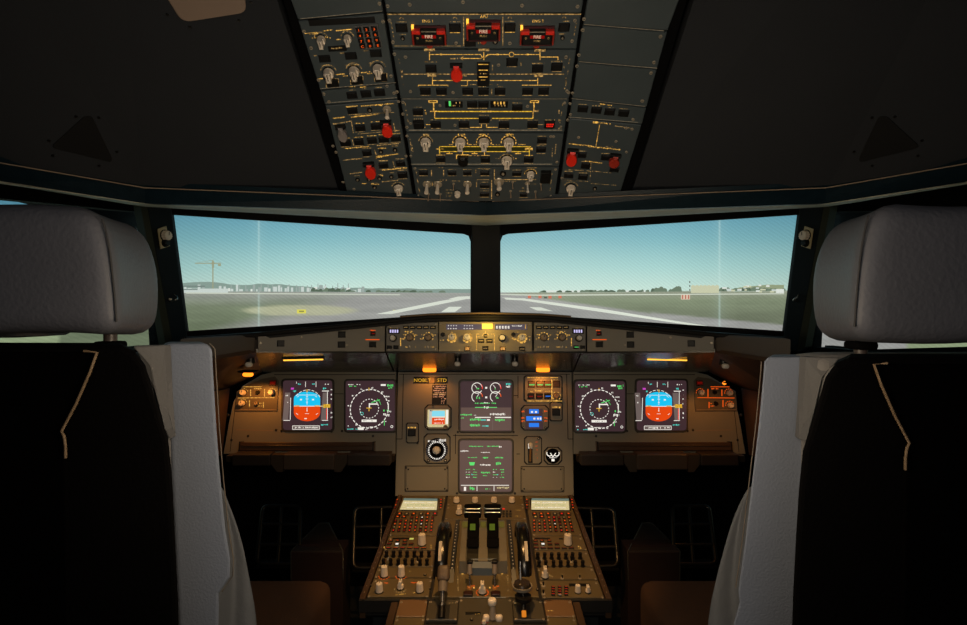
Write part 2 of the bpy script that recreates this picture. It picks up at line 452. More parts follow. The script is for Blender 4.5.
for cx, y0, y1, nm, ly, lx in ((429.3, 25, 43, 'ENG 1', 21.3, 427.8), (483.4, 19.3, 38.6, 'APU', 16.8, 484), (536.8, 25.5, 43, 'ENG 2', 21.2, 538)):
    T.text(nm, lx, ly, 2.9, AMBER, 1.1)
    a, b, w, h = T.R(cx, (y0 + y1) / 2, 34, y1 - y0, T.t)
    hd = MB(); hd.box(a, b, w, h, T.t - .002, T.t + .006, mat('deep_red', (.06, .004, .003), .4), .002)
    hd.box(a, b - h * .08, w * .86, h * .70, T.t + .006, T.t + .012, BLACK, .0015)
    o = T.part('fire_handle', hd, 'red guarded fire handle reading FIRE PUSH')
    gl = MB()
    for sx in (-1, 1):
        gl.box(a + sx * w * .36, b + h * .30, w * .24, h * .2, T.t + .004, T.t + .016, RED, .0015)
        gl.box(a + sx * w * .475, b - h * .1, w * .045, h * .7, T.t, T.t + .012, DRED, .001)
    gl.box(a, b + h * .30, w * .46, h * .10, T.t + .004, T.t + .011, SCREW, .001)
    gl.box(a, b + h * .40, w * .46, h * .06, T.t + .004, T.t + .014, BLACK, .001)
    gl.box(a, b - h * .46, w * .88, h * .06, T.t, T.t + .012, mat('deep_red', (.16, .008, .006)), .001)
    gl.prism([(a - w * .1, b - h * .42), (a + w * .1, b - h * .42), (a + w * .08, b - h * .62), (a, b - h * .7), (a - w * .08, b - h * .62)], T.t, T.t + .010, DRED, .001)
    part('guard', gl, o)
    lt = MB(); z = T.t + .0125
    lt.rect(a, b + h * .05, w * .42, h * .17, z - .0002, REDDIM)
    lt.txt('FIRE', a, b + h * .05, h * .25, z, emis('fire_text', s2l(230, 205, 170), .8)); lt.txt('PUSH', a, b - h * .18, h * .16, z, AMBERD)
    for sx in (-1, 1): lt.arc(a + sx * w * .33, b - h * .02, w * .025, w * .008, 0, 360, z, AMBERD, 8)
    part('lettering', lt, o)
    lm = MB(); lm.box(a - w * .46, b + h * .42, w * .07, h * .22, T.t, T.t + .008, LAMPY, .001)
    part('indicator_lamp', lm, o)
T.done()

T = module(OC, 484, 72, cquad(48.7, 97), 'hydraulic_and_fuel_panel', 'overhead module with thin yellow flow lines and one bright red guard below the FIRE handles',
           [(394.5, 54), (405.5, 57), (397, 92), (410.5, 91.5), (498.5, 65), (453, 92.5), (567, 91), (566, 57), (568.5, 92.5)])
for x, s_ in ((429.5, 'GREEN'), (483.8, 'BLUE'), (540, 'YELLOW')):
    T.fill(x, 49.9 if x != 540 else 50.4, 11, 2.4, AMBERD); T.line(x, 52, x, 60, .8)
T.line(430, 54.5, 481, 54.5); T.line(487, 54.5, 509, 54.5); T.line(514, 54.5, 540, 54.5); T.line(540, 57, 558, 57); T.line(558, 57, 558, 60)
T.arc(483.8, 55.3, 2.5, 180, 360, .6); T.arc(511.5, 54.5, 2.4, 0, 360, .6)
for x in (441, 497.5, 527.5): T.fill(x, 54.5, 2.2, 1.6, AMBER)
T.line(463, 58.5, 481, 58.5); T.marks(450.5, 58.5, 462, 58.5, 1.6, AMBERD); T.line(481, 58.5, 484, 56, .6)
T.arc(463.4, 58.5, 1.6, 90, 270, .5); T.line(486, 56, 490, 54.5, .6)
T.marks(423.5, 62, 437, 62, 1.3, AMBERD); T.marks(532, 63.4, 545, 63.4, 1.6, AMBERD); T.marks(550.5, 61.4, 562, 61.4, 1.6, AMBERD)
T.line(403, 74.2, 450, 74.2, .9, AMBERD); T.line(463, 74.2, 564, 74.2, .9, AMBERD)
T.fill(432, 75.7, 9, 2, AMBERD); T.fill(538.5, 75.9, 9, 2, AMBERD); T.marks(462, 75.7, 467, 75.7, 1.8, AMBERD)
T.line(432.5, 77.5, 432.5, 84.5); T.line(432.5, 80.5, 477.5, 80.5); T.line(467.5, 80.5, 467.5, 86); T.line(490, 80.5, 537.5, 80.5); T.line(537.7, 78, 537.7, 85)
T.line(418.3, 85.2, 448, 85.2, .6); T.line(418.3, 85.2, 418.3, 86.6, .5); T.line(448, 85.2, 448, 86.6, .5); T.line(522, 85.2, 551.5, 85.2, .6)
T.line(461, 85.7, 467, 85.7, .5); T.marks(470, 84.6, 498, 84.6, .9, AMBERD); T.marks(478, 86.5, 486, 86.5, 1.1, AMBERD); T.marks(498, 86.6, 504, 86.6, 1, AMBERD)
for x, y in ((431, 68.5), (512, 62), (537.7, 68.6), (556.7, 66.8)): T.button(x, y, 11, 8); T.line(x - 5, y + 4.8, x + 5, y + 4.8, .4, AMBERD)
for x in (425.5, 441.5, 467.7, 483.5, 500, 527.5, 543.5): T.button(x, 91.2, 10.5, 7); T.line(x - 5, 95.4, x + 5, 95.4, .4, AMBERD)
T.paddle(456.6, 71.5, 11.5, 17, .010, RED, 'switch_guard', 'bright red switch guard')
T.display(483.3, 72.8, 12, 22, BLACK, 'black_guarded_switch', .009)
z = .0092
for y, w_ in ((64.4, 10), (70.2, 9), (77, 9), (80, 5)): T.fill(483.3, y, w_, .8 if w_ > 8 else .4, AMBER, z)
T.lift = .009; T.marks(478.5, 73.6, 488, 73.6, 1.2, AMBERD); T.lift = 0.
for x, y0, y1 in ((492.5, 65, 71), (402, 70, 79), (566, 78, 83), (564, 66, 68), (521, 61, 66), (491.6, 89, 95), (564.7, 88, 90)): T.marks(x, y0, x, y1, 1.2, AMBERD)
for y0, y1 in ((58, 64), (70, 74), (80, 86)): T.marks(398.5 + (y0 - 58) * .16, y0, 399 + (y1 - 58) * .16, y1, .7, AMBERD); T.marks(570 - (y0 - 58) * .14, y0, 569.5 - (y1 - 58) * .14, y1, .7, AMBERD)
T.done()

T = module(OC, 484, 114, cquad(98.4, 130.8), 'electrical_panel', 'overhead module with bold yellow power lines and small lit battery readouts',
           [(403, 102.3), (440, 105.5), (410.5, 123.3), (455, 125.2), (407, 127.2), (527.5, 106.3), (564.5, 103), (561, 127)])
T.line(402, 98.9, 567, 98.9, .5, CREAML); T.line(409, 130.2, 562, 130.2, .9, CREAML)
for x in (433, 534.5): T.fill(x, 101.6, 9, 2.6, AMBER); T.fill(x, 101.6, 7, 1, BLACK, .0006)
T.line(433.7, 103, 433.7, 111.3, 1.2); T.line(534, 103, 534, 111.3, 1.2); T.line(434.7, 111.3, 434.7, 118.4, .9); T.line(533, 111.3, 533, 118.4, .9)
T.line(430, 111.3, 437, 111.3, 1.2); T.line(437, 111.5, 532, 111.5, 1.1, YELLOW); T.fill(486, 111.5, 11, 1.7, AMBERD); T.fill(536, 111, 5, 1.8, AMBERD)
T.line(434.7, 118.4, 478.5, 118.4, .9, YELLOW); T.line(492, 118.4, 533, 118.4, .9, YELLOW)
T.line(470, 127.4, 481.5, 127.4, .8); T.line(481.5, 127.4, 481.5, 124.5, .8); T.line(486.5, 124.5, 486.5, 127.4, .8); T.line(486.5, 127.4, 497.5, 127.4, .8)
T.line(426, 124.6, 430.5, 124.6, .6); T.line(538, 124.6, 545, 124.6, .5, AMBERD)
for cx in (453.8, 499.2):
    T.display(cx, 104.3, 17.5, 6.5)
    r = random.Random(3)
    if cx < 470:
        T.fill(cx - 4, 103.6, 2, 5, GREENL, .0012); T.fill(cx - 2.6, 104.5, 1, 4, GREEND, .0012)
        T.lift = .001; T.marks(cx - 1, 102.8, cx + 6.5, 102.8, 3, AMBERD); T.marks(cx - 1, 105.6, cx + 6, 105.6, 2, AMBERD); T.lift = 0.
    else:
        for k in range(4):
            T.fill(cx - 4.6 + k * 3.2, 103, 1.6, 2.6, AMBER, .0014); T.fill(cx - 4 + k * 3.2, 105.6, 1.3, 1.6, AMBERD, .0014)
for x in (472.3, 483.4): T.button(x, 104.3, 10.3, 6.4)
T.line(467, 108.3, 487, 108.3, .5, AMBERD)
for x, y in ((418, 111.8), (517.3, 107.6), (484.2, 119.8), (435.6, 124.4), (464, 124.4), (504, 124.6), (532.6, 124.6)):
    T.button(x, y, 10.4, 6.4); T.line(x - 4.8, y + 4, x + 4.8, y + 4, .4, AMBERD); T.marks(x - 5, y - 4.6, x + 5, y - 4.6, .9, AMBERD)
T.button(418.7, 123.5, 10.5, 7.6, None, None, 'push_button', .009)
for k in range(5): T.line(414.5 + k * 2, 118.4, 414.3 + k * 2, 119.4, .5, AMBERD)
T.button(549.5, 123.8, 10.6, 7, ((REDLIT, .22, 0), (REDLIT, -.05, 0)), None, 'push_button', .007)
T.marks(545, 120, 555, 120, .9, AMBERD); T.marks(425, 110, 426, 114.5, 1.4, AMBER); T.marks(424.5, 127.3, 426.5, 127.3, 2, AMBER)
for y0, y1 in ((101, 106), (110, 116), (119, 123)): T.marks(404.5 + (y0 - 101) * .16, y0, 405 + (y1 - 101) * .16, y1, .7, AMBERD); T.marks(563.4 - (y0 - 101) * .14, y0, 563 - (y1 - 101) * .14, y1, .7, AMBERD); T.marks(559, y0 + 9, 559, y0 + 13, 1, AMBERD)
T.marks(491, 118, 491, 122, 1, AMBERD)
T.done()

T = module(OC, 484, 148, cquad(132.2, 164.8), 'air_conditioning_panel', 'overhead module with a row of cream dials joined by a double yellow line',
           [(407, 136), (411, 156), (553.5, 136.5), (557, 162), (550.7, 136.5)])
T.fill(486, 149, 92, 3.6, emis('olive', s2l(36, 35, 13), 1.))
for y, x1 in ((146.6, 531), (151.6, 529)): T.line(439.6, y, x1, y, .85, YELLOW)
T.line(439.6, 146.6, 439.6, 154, 1.0, YELLOW); T.line(529.3, 146.6, 529.3, 156, .8, YELLOW); T.line(436, 149, 444, 149, .9, AMBER); T.fill(528.8, 149, 7.5, 2.4, AMBER)
for x in (449.5, 474.5, 518): T.line(x, 151.6, x, 154, .8, YELLOW); T.line(x - 3, 153.6, x + 3, 153.6, 1, AMBER)
for x in (462.6, 484.5): T.line(x, 151.6, x, 155, .7, AMBER)
T.line(456, 154.8, 469, 154.8, .8, AMBER); T.line(456.5, 154.8, 456.5, 159, .8, AMBER); T.marks(456, 155.6, 480, 155.6, .8, AMBER)
T.line(411, 164.2, 552, 164.2, .9, CREAML)
for x in (460.2, 484, 508.6):
    T.arc(x, 142, 7.4, -20, 200, .9, AMBER, 3, 24); T.marks(x - 5, 134.4, x + 5, 134.4, 1.8, AMBER); T.marks(x + 8, 144.6, x + 17, 144.6, .9, AMBER)
T.marks(449, 144.6, 453, 144.6, .9, AMBER)
T.arc(425.8, 142, 7, 0, 180, .5, AMBERD, 4); T.arc(506.6, 160, 7, 0, 180, .5, AMBERD, 4); T.marks(514, 158.5, 518, 158.5, 1, AMBER); T.marks(495.5, 158.5, 499, 158.5, 1, AMBERD)
T.fill(426, 135, 6, 2, AMBERD)
for x, y in ((425.8, 141.5), (460.2, 141.5), (484, 141.5), (508.6, 141.5), (506.8, 159.5)): T.knob(x, y, 6, .022)
for x, y, w_, h_ in ((440.7, 159, 9.4, 5.5), (485.3, 159.4, 9.4, 5.8), (528.6, 159.4, 9.2, 6), (542, 140.2, 9.6, 6), (541, 149.6, 9.8, 5.4)):
    T.button(x, y, w_, h_); T.line(x - 4.4, y - 4, x + 4.4, y - 4, .5, AMBER if y > 155 else AMBERD); T.line(x - 4.4, y + 4, x + 4.4, y + 4, .4, AMBERD)
T.paddle(463, 160, 10, 9, .010, BLACK, 'switch_guard', 'black switch guard')
T.marks(556.5, 140, 555, 154, .8, AMBERD); T.marks(552.6, 148, 552, 157, .8, AMBERD); T.marks(410, 139, 412, 155, .8, AMBERD); T.marks(411.5, 143, 413, 152, 1.2, AMBERD)
T.done()

T = module(OC, 484, 183, cquad(166.2, 200), 'lighting_and_anti_ice_panel', 'lowest centre overhead module with rows of cream toggle switches',
           [(415, 168.5), (418, 195.5), (413.5, 197.5), (555.5, 169.5), (551, 196)])
for x, y, w_, h_ in ((423.5, 172.8, 9, 4.6), (452, 172.8, 8.6, 4.6), (467.2, 172.8, 8.2, 4.6), (484.8, 172.8, 9.2, 4.6), (516.7, 173.4, 9.4, 4.8), (484.6, 185.6, 9.2, 4), (484.6, 194.2, 9.2, 4.4), (523.5, 194.5, 7, 4)):
    T.button(x, y, w_, h_); T.marks(x - 4, y - 3.4, x + 4, y - 3.4, .7, AMBERD); T.line(x - 4.3, y + 3, x + 4.3, y + 3, .4, AMBERD)
T.display(545.5, 175.5, 9.6, 10.5, BLACK, 'ribbed_cover', .010)
T.jack(503, 173.4, 3)
for x0, y0, x1, y1 in ((431.5, 170, 431.5, 176), (443.6, 170, 443.6, 176), (475.8, 169.5, 475.8, 173), (491.6, 180, 491.6, 199), (494.4, 169.5, 494.4, 179), (476.5, 182, 476.5, 187), (432.3, 182, 432.3, 186)): T.line(x0, y0, x1, y1, .8, AMBERD)
T.line(494, 179.6, 536, 179.6, .8, AMBERD); T.line(477, 179.7, 489, 179.7, .5, AMBERD)
for x0, x1, y in ((436, 443, 167.6), (440, 448, 180), (452, 460, 181), (423, 430, 181.6), (434, 442, 181.4), (464, 472, 181.4), (478, 492, 168.6), (527, 537, 167.8), (446, 452, 190), (446, 452, 193), (446, 451, 196), (503, 516, 181.2), (527, 537, 184), (497, 503, 185), (519, 524, 188)): T.marks(x0, y, x1, y, .9, AMBERD)
T.arc(530.5, 174, 6, 0, 180, .6, AMBER, 3); T.knob(530.5, 173.5, 4.6, .018)
for x, y in ((427, 184.5), (437.7, 184.5), (467.5, 184.5)): T.toggle(x, y, .026, -.002, CREAM, 'toggle_switch', .0050)
T.toggle(499, 182, .022, -.001, CREAM, 'toggle_switch', .0058)
T.toggle(527.4, 183.5, .026, -.002, WHITEK, 'toggle_switch', .0030)
for x, y in ((453.6, 183.5), (512.6, 182), (541, 183.5), (510.6, 191), (535.5, 191.5), (428.6, 194), (440.4, 194)): T.toggle(x, y, .018, -.004, TAN, 'toggle_switch', .0016)
T.knob(457.4, 192.5, 3.2, .012, CREAM, 'round', 'rotary_knob'); T.jack(497.5, 194, 2.6)
for y0, y1 in ((170, 175), (179, 184), (188, 192)): T.marks(415.6 + (y0 - 170) * .16, y0, 416.4 + (y1 - 170) * .16, y1, .7, AMBERD); T.marks(553 - (y0 - 170) * .14, y0, 552.6 - (y1 - 170) * .14, y1, .7, AMBERD)
T.done()

# --- canted left column
def xo(y): return 297.5 + (y - 18) * (352 - 297.5) / 172
T = module(OL, 340, 5, [(xo(18.5) + .5, 18.5), (xl(11) - 2.5, 10.6), (xl(-30) - 2.5, -28), (xo(-30) + .5, -24)], 'blanking_unit', 'plain grey blank plate above the keypad module at the top of the overhead', [(379.5, 3.6), (385.5, 21.6)][:1])
T.done()
T = module(OL, 345, 50, [(xo(88.5) + .5, 88.5), (xl(81.5) - 2.6, 81.5), (xl(12.4) - 2.5, 12.4), (xo(20) + .5, 20)], 'navigation_keypad_panel', 'overhead module with a numeric keypad of orange digits and five cream knobs',
           [(383, 21.6), (304, 31.5), (311, 48), (318.5, 80), (391, 76)])
T.line(xo(20) + 2, 18.8, xl(12) - 4, 11.2, .5, CREAML)
T.display(342, 21.4, 67, 6.4, BLACK, 'display_slot', .0005)
T.display(337.3, 48.4, 18.5, 5.6, BLACK, 'digit_window', .001); T.lift = .001; T.marks(331.5, 48.8, 342.5, 47.6, 1.9, AMBERD); T.lift = 0.
kp = MB()
pts = T.quad([(361, 49.5), (382.5, 46.8), (377.8, 23), (353.7, 25.6)], T.t); kp.prism(pts, T.t - .001, T.t + .003, mat('keypad_plate', (.10, .10, .10), .5), .001)
T.part('keypad_plate', kp)
kk = 0
for r_, y in enumerate((29.3, 34.8, 40.4, 45.6)):
    for c_, x in enumerate((358.8, 366.4, 374.2)):
        X = x + r_ * 1.25; Y_ = y - c_ * .6; a, b, w_, h_ = T.R(X, Y_, 5.6, 4.2, T.t + .003)
        k = MB(); k.box(0, 0, w_, h_, 0, .004, BLACK, .0008)
        ch = '123456789C0E'[kk]; k.txt(ch, 0, 0, h_ * .85, .0043, ORANGE, 1.3); kk += 1
        o = part('key', k, T.e, 0, None, (a, b, T.t + .003))
for x, y, r_, h_ in ((321.4, 39, 4.9, .024), (347.7, 37.8, 4.6, .020), (328.8, 72.2, 5.9, .024), (354.2, 70.5, 5.9, .024), (378, 68.3, 5.9, .024)):
    T.knob(x, y, r_, h_); T.arc(x, y, r_ + 2, 10, 170, .6, AMBERD, 4)
for x, y in ((375.9, 53.2), (350.9, 55.8), (324.7, 58.6)): T.button(x, y, 11.5, 7.4)
for x, y in ((332.4, 83), (356.8, 80.2), (380.7, 77.4)): T.button(x, y, 12.4, 8.4); T.box_line(x - 6.2, y - 4.2, x + 6.2, y + 4.2, .5, AMBERD)
for x0, y0, x1, y1 in ((323, 30.8, 332, 30), (336, 30.8, 352, 29.4), (309.5, 34.6, 320, 33), (312, 38, 319, 37.6), (323, 36.5, 331, 38), (336.5, 39.6, 341, 39.4), (314, 55.6, 317, 55.4), (340, 53.3, 344, 53), (364, 51, 368, 50.6),
                       (321.5, 65.5, 332, 65.3), (345, 65.4, 360, 64.6), (369, 63, 374, 63), (336, 74.6, 345, 74), (361, 72.7, 370, 72), (318, 78.6, 323, 78.6), (367, 73.8, 372, 73.4), (343, 76, 348, 75.8)): T.marks(x0, y0, x1, y1, 1.1, AMBER if y0 < 40 or y0 > 72 else AMBERD, .8)
T.line(304.8, 33.6, 317, 32.3, .5, AMBER); T.line(336, 30.6, 352, 29.2, .7, AMBER)
T.done()
T = module(OL, 352, 96, [(xo(103.6) + .5, 103.4), (xl(97.6) - 2.6, 97.4), (xl(82.6) - 2.6, 82.8), (xo(90) + .5, 89.8)], 'flight_control_panel', 'narrow overhead strip holding three black buttons under the cream knobs', [(324, 94), (329, 101.8), (394, 93), (387, 86)])
T.line(320, 88.8, 396, 82.6, .5, CREAML); T.line(326, 103, 397, 97.6, .5, CREAML)
for x, y in ((352, 95.2), (366, 93.8), (379.6, 92.4)): T.button(x, y, 10.6, 7); T.marks(x - 4, y - 5, x + 3, y - 5.2, .8, AMBERD)
T.marks(349, 87, 355, 86.6, 1.5, AMBER); T.marks(360, 87.4, 366, 86.8, 1.5, AMBER); T.marks(377, 87.8, 382, 87.4, .9, AMBERD)
T.done()
T = module(OL, 372, 150, [(347, 190.2), (354, 191.5), (413.5, 200), (xl(98.6) - 2.6, 98.8), (xo(105) + .5, 104.8)], 'emergency_and_oxygen_panel', 'overhead module dotted with black buttons and two red guards, left of the yellow lines',
           [(328.5, 110.6), (398.5, 101.5), (403, 114), (333, 146), (336, 152), (406, 156), (343, 182), (354, 189)])
for x, y, w_, h_ in ((352.4, 110.6, 10.2, 6), (360, 127.8, 10.4, 6.4), (376, 126.3, 10.2, 6.4), (345.6, 142.8, 10.4, 6.2), (358.9, 141.8, 9.6, 6.2), (372, 140.4, 9.8, 6), (383.8, 139.2, 9.8, 6), (395.6, 138.2, 10, 6), (367, 152.8, 9.6, 5.8), (383.5, 165.2, 9.6, 5.4), (400.6, 163.4, 9, 5.6), (402.5, 174.8, 9.8, 6.2)):
    T.button(x, y, w_, h_); T.marks(x - 5, y - 4.4, x + 4.4, y - 4.8, .9, AMBER if 120 < y < 150 else AMBERD, .8); T.line(x - 4.8, y + 4.3, x + 4.6, y + 3.9, .35, AMBERD)
for x, y in ((369.8, 109.8), (380.9, 151.4), (395, 149.6), (357.5, 179.4), (369, 179.2), (379.6, 178), (391.3, 176.4), (374.6, 187)): T.jack(x, y, 2.4); T.marks(x - 3, y - 3.6, x + 3, y - 3.8, .8, AMBERD)
T.toggle(387, 109.5, .024, -.002, CREAM, 'toggle_switch', .0042)
T.paddle(386.9, 127.5, 10.6, 15, .012, RED, 'switch_guard', 'red switch guard'); T.paddle(370.2, 169.3, 10.4, 15, .012, RED, 'switch_guard', 'red switch guard'); T.paddle(342.2, 132, 9.4, 15, .012, GREYG, 'switch_guard', 'grey switch guard')
for x0, y0, x1, y1, m_ in ((333, 118.4, 345, 117, AMBER), (351, 117.3, 378, 114.2, AMBER), (355, 116.2, 370, 115.6, AMBER), (361, 106, 394, 103.6, AMBER), (346, 107, 358, 105.8, AMBER), (333, 124, 352, 121, AMBERD), (384, 131.6, 400, 130.4, AMBERD), (345, 148.6, 369, 146.4, AMBER), (377, 145.5, 399, 143.4, AMBERD), (378, 148.6, 386, 148, AMBER), (376, 158, 389, 155.2, AMBER), (346, 159.8, 362, 158.6, AMBERD), (376, 156.6, 398, 154, AMBER), (379, 161, 388, 160.6, AMBERD), (350, 173.8, 362, 172.2, AMBERD), (382, 170.2, 407, 167.8, AMBER), (380, 174.5, 383, 176, AMBER), (371, 184, 379, 184.4, AMBER), (362, 183.6, 367, 183.4, AMBER), (382, 181.8, 398, 180.2, AMBERD), (376, 104.6, 382, 105.6, AMBER)):
    T.marks(x0, y0, x1, y1, 1.3, m_, .85)
T.line(351, 114.6, 394, 112.4, .4, AMBERD); T.line(358, 134, 400, 130.5, .4, AMBERD); T.line(343, 160.4, 363, 158, .3, AMBERD)
for x, y0, y1 in ((351.5, 122, 133), (393.5, 123, 132), (352, 139, 146), (374.5, 150, 155), (392.8, 161, 168), (400, 186, 188)): T.line(x, y0, x + 1.8, y1, .6, AMBERD)
T.arc(398.4, 187.5, 6.6, 20, 160, .6, AMBERD, 3); T.knob(398.4, 187.4, 5.2, .020)
T.done()

# --- canted right column
def xq(y): return 671 - (y - 18) * (671 - 622) / 178
T = module(OR, 628, 5, [(xr(21) + 2.6, 23), (xq(29) - .5, 29.2), (xq(-30) - .5, -14), (xr(-30) + 2.6, -22)], 'blanking_unit', 'uppermost of the three blank plates beside the ENG 2 fire handle', [(584, 19)])
T.done()
T = module(OR, 624, 45, [(xr(60) + 2.6, 59.6), (xq(67) - .5, 66.8), (xq(31) - .5, 31), (xr(25) + 2.6, 24.6)], 'blanking_unit', 'middle of the three blank plates beside the ENG 2 fire handle', [(582.8, 30), (660.5, 36.6), (579, 55), (654, 62.4)])
T.line(584, 24.4, 664, 30.8, .5, CREAML); T.done()
T = module(OR, 618, 80, [(xr(96) + 2.6, 96.6), (xq(105) - .5, 105.4), (xq(68.4) - .5, 68.6), (xr(61.4) + 2.6, 61.6)], 'blanking_unit', 'lowest of the three blank plates, just above the row of four buttons', [(577, 66), (651, 73), (572.5, 93), (642.5, 101)])
T.line(579, 61.6, 657, 68.2, .5, CREAML); T.done()
T = module(OR, 610, 110, [(xr(115.6) + 2.6, 116), (xq(122) - .5, 122.6), (xq(107) - .5, 107), (xr(98.4) + 2.6, 98.2)], 'flight_control_panel', 'narrow overhead strip with a row of four black buttons beside the battery readouts', [(570, 103.6), (642, 101), (570.5, 114.6), (633, 119.5)])
T.line(571, 98.4, 645, 106.4, .4, CREAML); T.line(568, 117, 638, 122.4, .5, CREAML)
for x, y in ((582.7, 108.8), (596.4, 110.2), (609.7, 111.8), (623.7, 113.2)): T.button(x, y, 10.6, 6.8); T.marks(x - 4, y - 4.6, x + 4, y - 4.2, .8, AMBERD)
T.marks(600, 104, 606, 104.4, 1.2, AMBER); T.marks(607, 105, 612, 105.6, 1.2, AMBER)
T.done()
T = module(OR, 600, 155, [(557.6, 200.4), (580, 199), (616, 192), (620, 192), (xq(124) - .5, 124), (xr(117.4) + 2.6, 117.4)], 'recorder_and_oxygen_panel', 'overhead module with a bright red guard and a dim red guard side by side',
           [(567.8, 120), (632, 129), (578.5, 137.4), (616, 141.4), (626.5, 152), (562, 178), (626, 128)])
T.fill(595.5, 122.4, 5, 2, AMBER); T.marks(598.5, 122.6, 611, 124, 1.5, AMBER); T.marks(615, 126, 630, 128, .9, AMBERD)
T.marks(599.6, 124.8, 595.8, 147, .9, AMBER, .8)
T.marks(569, 143.8, 592, 146, 1.2, AMBER, .9); T.marks(588, 146.4, 620, 149.6, 1.6, AMBER, .9); T.marks(606, 146.6, 613, 146.8, .8, AMBERD)
for x, y, w_, h_ in ((582.2, 155, 8.6, 5.8), (605.4, 157.4, 9, 5.6), (614.4, 169.4, 9.4, 5), (585.6, 165.4, 9, 6), (568.6, 175.2, 9.2, 5.4), (583, 176.8, 9.4, 5.4)): T.button(x, y, w_, h_); T.line(x - 4, y - 4, x + 4, y - 3.8, .5, AMBERD)
T.marks(585, 161, 602, 163.2, 1.3, AMBER, .85); T.marks(566, 169.6, 600, 171.6, .9, AMBERD); T.marks(564, 180, 588, 181.6, .5, AMBERD); T.marks(591, 163, 590, 181, .7, AMBERD); T.marks(591, 183.5, 617, 185.4, .6, AMBERD); T.marks(591, 171, 612, 173, .5, AMBERD)
T.paddle(571.8, 156.2, 10.6, 15.5, .012, RED, 'switch_guard', 'bright red switch guard'); T.paddle(614.4, 159.4, 10.2, 12, .012, DRED, 'switch_guard', 'dull red switch guard')
T.knob(570.9, 187.4, 5.2, .020); T.arc(570.9, 187.4, 7, 20, 160, .6, AMBERD, 3); T.jack(594.8, 188.4, 2.4)
T.done()

# ================================================================== CEILING AND WINDSHIELD
def mir(p): return Vector((-p.x, p.y, p.z))
mb = MB(); 
Q = [W(341, 197, 1.2), W(141, 185, 1.02), W(141, 185, 1.02) + (W(45, 0, .75) - W(141, 185, 1.02)) * 2.2, W(341, 197, 1.2) + (W(277, 0, .86) - W(341, 197, 1.2)) * 2.2]
LN = Fr(Q[1], Q[0] - Q[1], (Q[3] - Q[0])); 
Q2 = [Q[1], W(-30, 158, .84), W(-200, 100, .62), Q[2]]
_nn = (Q2[1] - Q2[0]).cross(Q2[3] - Q2[0]).normalized(); Q2[2] = Q2[1] + (Q2[3] - Q2[0]) * 1.0 + (Q2[1] - Q2[0]) * .6; Q2[1] = Q2[1] + (Q2[1] - Q2[0]) * .6
for f_ in (lambda p: p, mir):
    mb.slab([f_(p) for p in Q], Vector((0, .012, .02)), LINING); mb.slab([f_(p) for p in Q2], Vector((0, .012, .02)), LINING)
struct('ceiling', mb)
# ceiling behind the photographer and cabin shell
mb = MB(); mb.slab([Vector((-1.5, -1.6, CZ + 1.0)), Vector((1.5, -1.6, CZ + 1.0)), Vector((1.5, 2.6, CZ + 1.0)), Vector((-1.5, 2.6, CZ + 1.0))], Vector((0, 0, .03)), MATTE)
struct('ceiling_shell', mb)
mb = MB(); mb.slab([Vector((-1.6, -1.6, -.03)), Vector((1.6, -1.6, -.03)), Vector((1.6, 2.3, -.03)), Vector((-1.6, 2.3, -.03))], Vector((0, 0, .03)), FLOORM)
struct('floor', mb)
for sg, nm in ((-1, 'wall_left'), (1, 'wall_right')):
    mb = MB(); x = 1.24 * sg
    mb.slab([Vector((x, -1.6, 0)), Vector((x, 1.9, 0)), Vector((x, 1.9, CZ - .12)), Vector((x, -1.6, CZ - .12))], Vector((.03 * sg, 0, 0)), MATTE)
    mb.slab([Vector((x, -1.6, CZ - .12)), Vector((x, .35, CZ - .12)), Vector((x, .35, CZ + 1.0)), Vector((x, -1.6, CZ + 1.0))], Vector((.03 * sg, 0, 0)), MATTE)
    mb.slab([Vector((x, .35, CZ + .30)), Vector((x, 1.9, CZ + .30)), Vector((x, 1.9, CZ + 1.0)), Vector((x, .35, CZ + 1.0))], Vector((.03 * sg, 0, 0)), MATTE)
    struct(nm, mb)
mb = MB(); mb.slab([Vector((-1.24, 2.28, 0)), Vector((1.24, 2.28, 0)), Vector((1.24, 2.28, CZ - .2)), Vector((-1.24, 2.28, CZ - .2))], Vector((0, .03, 0)), MATTE)
struct('wall_front', mb)
mb = MB(); mb.slab([Vector((-1.24, -1.6, 0)), Vector((1.24, -1.6, 0)), Vector((1.24, -1.6, CZ + 1.0)), Vector((-1.24, -1.6, CZ + 1.0))], Vector((0, -.03, 0)), MATTE)
struct('wall_back', mb)

